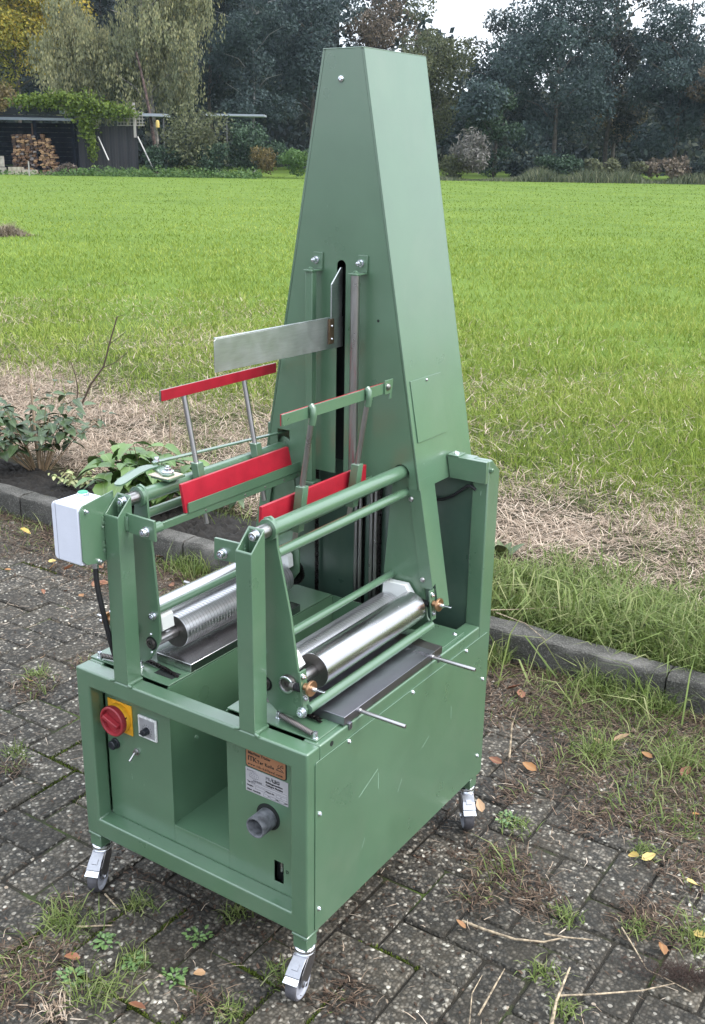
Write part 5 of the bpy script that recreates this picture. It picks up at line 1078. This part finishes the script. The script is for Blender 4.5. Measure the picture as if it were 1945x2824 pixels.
def tree(u, dist, vt, vb, wpx, mat, label, n=5000, size=.30, trunk=None, tr=.18, nb=34, rbf=.26, name='tree', bark=None, droop=0, lean=0.0, group='trees beyond the field', limbs=7, depth=1.0, cat='tree', elong=1.2):
    SEED[0] += 1; sd_ = SEED[0]; rr = random.Random(sd_); base = far_pt(u, dist, 0); root = thing(name, base, label, cat, group)
    rw = wpx / 2 * dist / F_PX; zt = far_z(u, vt, dist); zb = max(.2, far_z(u, vb, dist)); c = (0, 0, (zt + zb) / 2); rh = (zt - zb) / 2
    if dist > 72 and not droop: n = int(n * 1.9); size = size * .74
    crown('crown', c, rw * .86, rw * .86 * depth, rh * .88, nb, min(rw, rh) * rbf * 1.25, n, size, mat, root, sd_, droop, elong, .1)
    if trunk is not False:
        top = zb + (zt - zb) * .8; bm = Bm(); pts = [RGT * (lean * k / 6 + rr.uniform(-.12, .12) * (k > 0)) + Vector((0, 0, -.1 + (top + .1) * k / 6)) for k in range(7)]
        tube(bm, pts, tr, 8, .25); finish(bm, 'trunk', bark or bark_m, root, sharp=80)
        for k in range(limbs):
            t = .3 + .6 * k / limbs; p0 = pts[0].lerp(pts[-1], t); a = rr.uniform(-1, 1); p2 = p0 + RGT * (rw * .75 * (1 if k % 2 else -1) * rr.uniform(.5, 1)) + FWD * (rw * .4 * a) + Vector((0, 0, rr.uniform(.8, 2.2))); pm_ = p0.lerp(p2, .5) + Vector((0, 0, .4))
            bm = Bm(); tube(bm, [p0, pm_, p2], tr * .42, 6, .3); finish(bm, 'limb', bark or bark_m, root, sharp=80)
    return root
def bush(u, dist, vt, vb, wpx, mat, label, n=1600, size=.2, **k):
    return tree(u, dist, vt, vb, wpx, mat, label, n, size, trunk=False, nb=k.pop('nb', 16), rbf=.45, name=k.pop('name', 'bush'), cat='bush', group=k.pop('group', None), **k)
# far wood that reads as one mass
n = 70000; uu = RNG.uniform(-900, 4200, n); dd = RNG.uniform(92, 112, n); top = 10.6 + 1.8 * np.sin(uu / 140.) + 1.4 * np.sin(uu / 53. + 2) + 1.0 * np.sin(uu / 23.) - 3.1 * np.exp(-((uu - 1310) / 110.) ** 2) - 1.6 * np.exp(-((uu - 1730) / 45.) ** 2) - 1.8 * np.exp(-((uu - 1900) / 50.) ** 2) + 7 * np.clip((1175 - uu) / 110, 0, 1) + 1.8 * np.clip((uu - 1440) / 60, 0, 1)
zz = RNG.random(n) ** .85 * top; PX = CAM.x + dd * (FWD.x + (uu - CX) / F_PX * RGT.x); PY = CAM.y + dd * (FWD.y + (uu - CX) / F_PX * RGT.y)
o = quads('far_wood', np.stack([PX, PY, zz], 1), RNG.uniform(.35, .8, n), .42 + .22 * np.sin(uu / 37. + zz) + .2 * RNG.standard_normal(n), fm['dark']); tag(o, 'dark dense wood closing the view behind the field', 'wood', kind='stuff')
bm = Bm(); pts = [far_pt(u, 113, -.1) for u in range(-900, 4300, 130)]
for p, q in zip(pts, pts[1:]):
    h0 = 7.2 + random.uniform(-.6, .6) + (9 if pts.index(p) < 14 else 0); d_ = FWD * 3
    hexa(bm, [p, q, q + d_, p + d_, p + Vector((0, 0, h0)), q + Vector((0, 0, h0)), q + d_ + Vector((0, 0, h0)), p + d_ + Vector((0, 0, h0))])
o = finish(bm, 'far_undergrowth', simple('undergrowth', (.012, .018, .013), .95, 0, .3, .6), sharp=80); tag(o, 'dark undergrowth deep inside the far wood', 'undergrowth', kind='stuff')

# left group
tree(95, 84, -150, 300, 340, fm['yellow'], 'yellow-green autumn tree behind the shed at far left', 14000, .30, nb=50)
tree(20, 66.5, 225, 335, 165, fm['ochre'], 'small ochre bush-like tree hanging over the shed roof at the left edge', 1700, .20, tr=.07, limbs=4, nb=18, rbf=.35)
tree(255, 74, 20, 330, 250, fm['birch'], 'left crown of the drooping grey-green birch behind the shed', 20000, .15, droop=2.0, nb=40, bark=birch_bark, tr=.12, elong=1.6)
BIRCH = tree(450, 73, -150, 330, 330, fm['birch'], 'big weeping birch with a reddish trunk left of the tower', 30000, .15, droop=2.1, nb=60, bark=birch_bark, tr=.17, elong=1.6, lean=-.9)
red_bark = simple('reddish_bark', (.085, .055, .048), .85, 0, .5, 6)
bm = Bm(); q_ = []
for u_, v_ in ((443, 470), (441, 392), (434, 330), (425, 270), (414, 215), (405, 175)):
    e_ = far_pt(u_, 70.7); e_.z = max(-.05, far_z(u_, v_, 70.7)); q_.append(e_ - BIRCH.location)
tube(bm, q_, .12, 8, .55); finish(bm, 'lower_trunk', red_bark, BIRCH, sharp=80)
tree(700, 80, -160, 440, 250, fm['blue'], 'tall blue-green alder with a thin pale trunk left of the tower', 8000, .28, nb=44, bark=pale_bark, tr=.11, rbf=.22)
tree(590, 88, -170, 400, 260, fm['dark'], 'very dark tall tree in the gap between birch and alder', 7500, .32, nb=40)
tree(850, 84, -180, 440, 260, fm['blue'], 'dark tall tree directly left of the tower top', 8000, .30, nb=44)
tree(10, 96, -220, 300, 330, fm['dark'], 'dark conifer-like tree behind the yellow tree', 6000, .34, nb=36)
tree(320, 97, -220, 300, 380, fm['dark'], 'dark tall tree showing behind the two birch crowns', 7000, .34, nb=36)
tree(1010, 92, -30, 430, 230, fm['brown'], 'brownish thinning tree behind the tower top', 5500, .30, nb=34)
tree(1145, 78, 40, 470, 250, fm['olive'], 'olive-grey tree just right of the tower', 7500, .26, nb=44)
tree(1330, 84, 62, 460, 260, fm['dark'], 'dark rounded tree under the patch of sky', 7000, .30, nb=40)
tree(1480, 76, -90, 480, 330, fm['blue'], 'large dark oak-like tree right of the sky gap', 12000, .28, nb=60)
tree(1620, 82, -120, 470, 260, fm['olive2'], 'tall dark tree between the two big ones on the right', 8000, .30, nb=44)
tree(1800, 77, -60, 480, 280, fm['blue'], 'open dark tree with sky showing through at upper right', 11000, .27, nb=50, rbf=.24)
tree(1925, 74, 60, 480, 200, fm['brown'], 'brown half-bare tree at the right edge', 4200, .22, nb=30, rbf=.22)
tree(2080, 78, -80, 480, 300, fm['dark'], 'dark tree just outside the right edge', 5000, .32)
tree(1640, 88, 250, 420, 170, fm['ochre'], 'ochre-leaved tree glimpsed between the dark trees on the right', 2200, .26, nb=20)
tree(1330, 71, 225, 480, 150, fm['hedge'], 'smaller green tree in front of the dark wood right of the tower', 3500, .20, nb=26, tr=.08)
bush(1280, 70, 238, 350, 115, fm['blue'], 'blue-green rounded shrub high on the bank right of the tower', 1500, .22)
bush(1275, 68.5, 370, 482, 150, fm['pale'], 'pale seeding shrub at the field edge right of the tower', 2300, .14, elong=2.2)
bush(1225, 68.5, 420, 490, 90, fm['olive'], 'low olive scrub at the foot of the pale shrub', 900, .18)
for u, w, vt, c, lb in ((1400, 130, 415, 'dark', 'low dark bramble scrub right of the pale shrub'), (1500, 140, 425, 'hedge', 'dark green scrub at the field edge, centre right'), (1640, 170, 430, 'olive', 'olive scrub at the field edge under the tall dark tree'), (1780, 160, 420, 'brown', 'brownish scrub at the field edge near the right'), (1900, 150, 405, 'dark', 'dark scrub at the field edge by the right border')):
    bush(u, 70 - (u - 1400) * .004, vt, 508, w, fm[c], lb, 1500, .2)
# reeds along the field edge on the right
n = 9000; uu = RNG.uniform(1190, 2300, n); dd = RNG.uniform(66, 69.5, n); C = np.stack([CAM.x + dd * (FWD.x + (uu - CX) / F_PX * RGT.x), CAM.y + dd * (FWD.y + (uu - CX) / F_PX * RGT.y), np.zeros(n)], 1)
hh = (.7 + .7 * np.clip(vnoise(uu / 60., uu * 0, 1, 2), -.6, 1)) * RNG.uniform(.5, 1.2, n) * np.clip((uu - 1150) / 300, .3, 1)
o = blades('reed_bed', C, np.maximum(hh, .1), .05, RNG.uniform(.05, .6, n), np.clip(RNG.normal(.5, .25, n), 0, 1), fm['reed']); tag(o, 'grey-green reeds along the far right edge of the field', 'reeds', kind='stuff')
# hedges and shrubs, left
bush(545, 67, 300, 470, 170, fm['olive'], 'loose olive-coloured shrub right of the birch trunk', 3200, .18, nb=26)
bush(455, 66.5, 395, 472, 130, fm['hedge'], 'ivy-covered hedge at the end of the lattice fence', 2400, .16)
bush(590, 66.5, 385, 474, 150, fm['hedge'], 'dark hedge below the loose olive shrub', 2400, .17)
bush(680, 67.5, 330, 470, 120, fm['hedge'], 'dark green bush at the foot of the alder', 2200, .18)
bush(727, 66, 400, 470, 66, fm['ochre'], 'small yellow-brown bush at the field edge', 1100, .14)
bush(815, 66, 402, 470, 100, fm['weed'], 'yellow-green clipped bush beside the tower edge', 1500, .15)
bush(900, 67, 395, 475, 120, fm['hedge'], 'dark hedge hidden mostly behind the tower', 1500, .18)
bush(760, 69, 380, 460, 60, fm['hedge'], 'dark bush between the two small bushes at the field edge', 700, .16)
n = 9000; uu = RNG.uniform(-200, 720, n); dd = RNG.uniform(63.5, 66.5, n); dens = (uu > 165) | (RNG.random(n) < .25); uu, dd = uu[dens], dd[dens]; n = len(uu)
C = np.stack([CAM.x + dd * (FWD.x + (uu - CX) / F_PX * RGT.x), CAM.y + dd * (FWD.y + (uu - CX) / F_PX * RGT.y), RNG.random(n) ** 1.1 * (.30 + .28 * np.clip((uu - 150) / 120, 0, 1)) * (.75 + .6 * vnoise(uu / 17., dd * 2, 1, 4))], 1)
o = quads('nettle_bank', C, RNG.uniform(.10, .2, n), RNG.normal(.5, .22, n), fm['weed']); tag(o, 'bank of green nettles along the foot of the fence', 'weeds', kind='stuff')

# shed
SD = 67.0
def sp_(u, v, d=0.0):
    """point at column u, height of row v, on the plane d metres behind the shed front"""
    p = far_pt(u, SD, 0) + FWD * d; p.z = far_z(u, v, SD); return p
black_wood = simple('tarred_boards', (.005, .0075, .014), .8, 0, .25, 3, spec=.15); roof_m = simple('roof_felt', (.016, .018, .028), .8); zincr = simple('eave_metal', (.20, .22, .29), .4); lat_m = simple('weathered_lath', (.30, .28, .27), .8); old_wood = simple('weathered_wood', (.26, .235, .21), .85, 0, .2, 4)
sh = thing('shed', far_pt(120, SD), 'open black wooden shed with a felt roof and stacked firewood', 'shed')
so = far_pt(120, SD)
def fpart(bm, name, mat, parent, bevel=0.0): return finish(bm, name, mat, parent, bevel, 1, 35, off=-so)
def slab(bm, u0, u1, v0, v1, d0, d1, t0=0, t1=0):
    a, b = (sp_(u0, v1), sp_(u1, v1)); z0 = far_z(u0, v1, SD); z1 = far_z(u0, v0, SD)
    P_ = lambda u, z, d: far_pt(u, SD, z) + FWD * d
    hexa(bm, [P_(u0, z0, d0), P_(u1, z0, d0), P_(u1, z0, d1), P_(u0, z0, d1), P_(u0, z1, d0), P_(u1, z1, d0), P_(u1, z1, d1), P_(u0, z1, d1)])
for k in range(11):
    bm = Bm(); slab(bm, -60, 240, 338 + k * 12.2, 349.2 + k * 12.2, 2.6 - .02 * (k % 2), 2.66); fpart(bm, 'board', black_wood, sh)
bm = Bm(); slab(bm, 236, 241, 336, 472, .1, 2.6); fpart(bm, 'side_wall', black_wood, sh)
bm = Bm(); slab(bm, -60, 238, 322, 327, -.25, 2.8); fpart(bm, 'roof', roof_m, sh)
bm = Bm(); slab(bm, 35, 212, 306, 321, -.2, 0.0); fpart(bm, 'fascia', roof_m, sh)
bm = Bm(); slab(bm, -60, 236, 327.5, 334, -.34, -.26); fpart(bm, 'eave_gutter', zincr, sh)
bm = Bm(); slab(bm, 203, 215, 309, 322, -.3, -.21); fpart(bm, 'rain_head', zincr, sh)
bm = Bm(); slab(bm, 12, 19, 336, 430, -.2, -.08); fpart(bm, 'post', black_wood, sh)
bm = Bm(); slab(bm, 130, 138, 336, 475, -.2, -.08); fpart(bm, 'post', black_wood, sh)
bm = Bm(); slab(bm, 229, 235.5, 336, 472, -.2, -.08); fpart(bm, 'post', black_wood, sh)
bm = Bm(); slab(bm, 103, 107, 343, 372, 1.6, 1.7); fpart(bm, 'hanging_lath', simple('lath_brown', (.16, .09, .06), .8), sh)
# firewood
log_ms = [simple('split_log_%s' % nme, c, .85, 0, .2, 9) for nme, c in (('brown', (.14, .075, .042)), ('tan', (.36, .22, .12)), ('grey', (.18, .15, .14)), ('dark', (.06, .035, .028)))]
log_mes = []
for m_ in log_ms:
    for sdx in range(2):
        bm = Bm(); prism(bm, [(-.11, -.04), (.02, -.055), (.12, -.02), (.09, .045), (-.03, .055), (-.12, .02)] if sdx else [(-.09, -.05), (.11, -.045), (.10, .03), (.0, .06), (-.11, .035)], 'y', -.16, .16)
        me = bpy.data.meshes.new('log'); bmesh.ops.recalc_face_normals(bm, faces=bm.faces); bm.to_mesh(me); bm.free(); me.materials.append(m_); log_mes.append(me)
ws = thing('wood_stack', far_pt(125, SD - .1), 'tall round-topped stack of split firewood in the open shed', 'firewood'); wo_ = far_pt(125, SD - .1); rr = random.Random(4)
row = 0; v = 470.
while v > 372 and row < 40:
    hx = math.sqrt(max(0, 1 - ((470 - v) / 103) ** 2.2)); u0, u1 = 72 + 6 * (1 - hx), 138 + 50 * hx
    u = u0 + rr.uniform(0, 5)
    while u < u1:
        if not (136 < u < 142):
            k = rr.choice((0, 0, 0, 2, 3, 3, 1)) if u < 130 else rr.choice((1, 1, 0, 3, 1, 0)); o = bpy.data.objects.new('log', log_mes[k * 2 + rr.randrange(2)]); q = far_pt(u, SD - .1) - wo_; q.z = far_z(u, v, SD - .1) + rr.uniform(-.02, .02)
            o.location = q + FWD * rr.uniform(-.1, .08); o.rotation_euler = (0, rr.uniform(-.25, .25), YAW + rr.uniform(-.12, .12)); link(o, ws)
        u += rr.uniform(9.5, 12.5)
    v -= 4.6; row += 1
print('logs', len(ws.children))
# slatted trellis and pallets at the left edge
tt = thing('trellis', far_pt(5, 66.4), 'short pale trellis panel left of the shed opening', 'trellis'); to = far_pt(5, 66.4)
def fslab(name, u0, u1, v0, v1, dist, th, mat, parent, org, skew=0.0):
    bm = Bm(); z0, z1 = far_z(u0, v1, dist), far_z(u0, v0, dist); P_ = lambda u, z, d: far_pt(u, dist, z) + FWD * d
    hexa(bm, [P_(u0, z0, 0), P_(u1, z0, 0), P_(u1, z0, th), P_(u0, z0, th), P_(u0 + skew, z1, 0), P_(u1 + skew, z1, 0), P_(u1 + skew, z1, th), P_(u0 + skew, z1, th)]); return finish(bm, name, mat, parent, off=-org)
for u in (-14, -4, 6, 13): fslab('lath', u, u + 1.8, 341, 425, 66.4, .03, lat_m, tt, to)
for v in (345, 358, 372, 386, 400, 414, 422): fslab('lath', -16, 15, v, v + 2.2, 66.36, .03, lat_m, tt, to)
pt_ = thing('pallet', far_pt(15, 65.2), 'weathered wooden pallet stacked on edge at the left border', 'pallet'); po = far_pt(15, 65.2)
for (u0, u1, v0, v1) in ((-12, 44, 424, 430), (-12, 48, 452, 458), (-10, 4, 431, 451), (30, 44, 431, 451), (-12, 20, 441, 445), (-8, 2, 459, 472), (34, 44, 459, 472)): fslab('plank', u0, u1, v0, v1, 65.2, .12 + .01 * (u0 % 3), old_wood, pt_, po)
conc = simple('old_concrete', (.28, .25, .20), .9, 0, .2, 5)
for u0, u1, v0, v1, lb in ((54, 87, 452, 476, 'squat concrete block planter left of the firewood'), (90, 125, 459, 478, 'square concrete planter in front of the firewood')):
    q = far_pt((u0 + u1) / 2, 65.0); o = fslab('concrete_planter', u0, u1, v0, v1, 65.0, .6, conc, None, Vector((0, 0, 0))); bpy.data.objects[o.name].location = (0, 0, 0); tag(o, lb, 'planter')
n = 2600; uu = RNG.normal(205, 26, n); zc = RNG.random(n) * .62 * np.exp(-((uu - 212) / 34.) ** 2); dd = RNG.uniform(65.2, 66.0, n); C = np.stack([CAM.x + dd * (FWD.x + (uu - CX) / F_PX * RGT.x), CAM.y + dd * (FWD.y + (uu - CX) / F_PX * RGT.y), zc], 1)
o = quads('brush_pile', C, RNG.uniform(.12, .4, n), RNG.normal(.5, .25, n), leafy('dead_brush', [(.05, .04, .03), (.13, .105, .085), (.24, .2, .17)], .85, .1), elong=1.5); tag(o, 'heap of dead cuttings in front of the shed corner', 'brush pile')
o = fslab('field_post', 107, 110, 438, 492, 62.5, .05, lat_m, None, Vector((0, 0, 0))); tag(o, 'thin grey post standing at the field edge in front of the firewood', 'post')
# fence with lattice, posts, vine
fe = thing('garden_fence', far_pt(320, 66.8), 'dark vertical board fence with a pale lattice on top', 'fence'); fo = far_pt(320, 66.8)
for k, u in enumerate(np.arange(243, 398, 7.4)): fslab('fence_board', u, u + 6.8, 351 + (k % 3) * .8, 466, 66.8 + .02 * (k % 2), .04, simple('fence_grey_%d' % (k % 3), ((.026, .026, .031), (.034, .032, .036), (.020, .021, .026))[k % 3], .85) if k < 3 else bpy.data.materials['fence_grey_%d' % (k % 3)], fe, fo)
for u in list(range(268, 300, 8)) + list(range(348, 418, 8)): fslab('lattice_lath', u, u + 1.6, 316, 351, 66.7, .02, lat_m, fe, fo)
for v in (317, 325, 333, 341, 349): fslab('lattice_lath', 266, 300, v + 7, v + 8.6, 66.68, .02, lat_m, fe, fo) if v > 320 else None; fslab('lattice_lath', 346, 418, v, v + 1.6, 66.68, .02, lat_m, fe, fo)
fslab('fence_post', 288, 293, 306, 350, 66.6, .1, lat_m, fe, fo); fslab('fence_post', 389, 395, 295, 380, 66.55, .1, lat_m, fe, fo)
for (u0, v0, u1, v1, lb) in ((296, 378, 320, 436, 'short pale pole leaning on the dark fence'), (399, 378, 436, 458, 'longer pale pole leaning at the fence end')):
    p0, p1 = far_pt(u1, 65.6), far_pt(u0, 66.4); p0.z = far_z(u1, v1, 65.6); p1.z = far_z(u0, v0, 66.4); bm = Bm(); tube(bm, [p0, p1], .04, 7); tag(finish(bm, 'leaning_pole', simple('pale_pole', (.45, .43, .42), .8), sharp=80), lb, 'pole')
vb_ = []
for (u, v, ru, rv, k) in ((130, 292, 55, 16, 900), (200, 288, 60, 20, 1300), (262, 305, 45, 32, 1500), (330, 315, 50, 20, 900), (270, 355, 20, 30, 600), (280, 405, 12, 34, 350), (370, 320, 30, 10, 250)):
    a = RNG.standard_normal((k, 3)) * .5; d_ = 66.2 + a[:, 2] * .5; q = u + a[:, 0] * ru; C = np.stack([CAM.x + d_ * (FWD.x + (q - CX) / F_PX * RGT.x), CAM.y + d_ * (FWD.y + (q - CX) / F_PX * RGT.y), far_z(u, v, 66.2) + a[:, 1] * rv * 66.2 / F_PX], 1); vb_.append(C)
C = np.concatenate(vb_); o = quads('climbing_vine', C, RNG.uniform(.12, .24, len(C)), RNG.normal(.55, .22, len(C)), fm['vine']); tag(o, 'yellow-green vine spilling over the shed roof and fence', 'vine')
# white canopies behind the hedge
white_roof = simple('white_roofing', (.26, .29, .33), .5); canopy_post = simple('canopy_post', (.10, .10, .10), .8)
for i, (u0, u1, v0, v1, lb) in enumerate(((412, 472, 321, 328, 'short white canopy roof right of the birch trunk'), (578, 728, 322, 327, 'long white corrugated canopy roof behind the hedge'))):
    q = far_pt(u0, 70); rt = thing('canopy', q, lb, 'canopy')
    fslab('roof_sheet', u0, u1, v0, v1, 70, 2.0, white_roof, rt, q)
    for u in ((466,) if i == 0 else (630,)): fslab('post', u, u + 2.6, v1 + 1, 470, 70.2, .1, canopy_post, rt, q)
bm = Bm(); q = far_pt(452, 69.6); q.z = far_z(452, 347, 69.6); lathe(bm, q + Vector((0, 0, -.22)), (0, 0, 1), [(0, 0), (.11, .02), (.12, .3), (.09, .42), (0, .46)], 12); tag(finish(bm, 'yellow_feeder', simple('feeder_yellow', (.55, .40, .12), .6)), 'yellow hanging container under the short white canopy', 'container')
# dry heap in the field at the left edge
p = on_ground(20, 650, .06); n = 2600; a = RNG.standard_normal((n, 3)); P = np.stack([RGT.x * a[:, 0] * .20 + FWD.x * a[:, 1] * .12, RGT.y * a[:, 0] * .20 + FWD.y * a[:, 1] * .12, np.zeros(n)], 1)
o = blades('dry_clump', P, np.clip(.40 - .9 * np.abs(a[:, 0] * .20), .05, 1) * RNG.uniform(.4, 1, n), .010, RNG.uniform(.2, 1.3, n), np.clip(RNG.normal(.45, .25, n), 0, 1), leafy('dry_clump_m', [(.09, .07, .05), (.22, .18, .13), (.38, .32, .24)], .8, .1), curl=.8); o.location = p; tag(o, 'clump of dead grass standing in the field at the left edge', 'grass clump')

# ================================================================== AIR
bm = Bm(); box(bm, (-285, -285, -1.95), (285, 285, 24))
me = bpy.data.meshes.new('haze')
bm.to_mesh(me); bm.free(); hm = bpy.data.materials.new('haze'); hm.use_nodes = True; hn = hm.node_tree; hn.nodes.clear()
pv = hn.nodes.new('ShaderNodeVolumePrincipled'); pv.inputs['Color'].default_value = (.72, .84, 1.0, 1); pv.inputs['Density'].default_value = .00022; pv.inputs['Anisotropy'].default_value = .2
ho = hn.nodes.new('ShaderNodeOutputMaterial'); hn.links.new(pv.outputs[0], ho.inputs['Volume']); me.materials.append(hm)
haze = bpy.data.objects.new('haze', me); link(haze); tag(haze, 'thin damp air veiling the trees beyond the field', 'haze', kind='stuff')
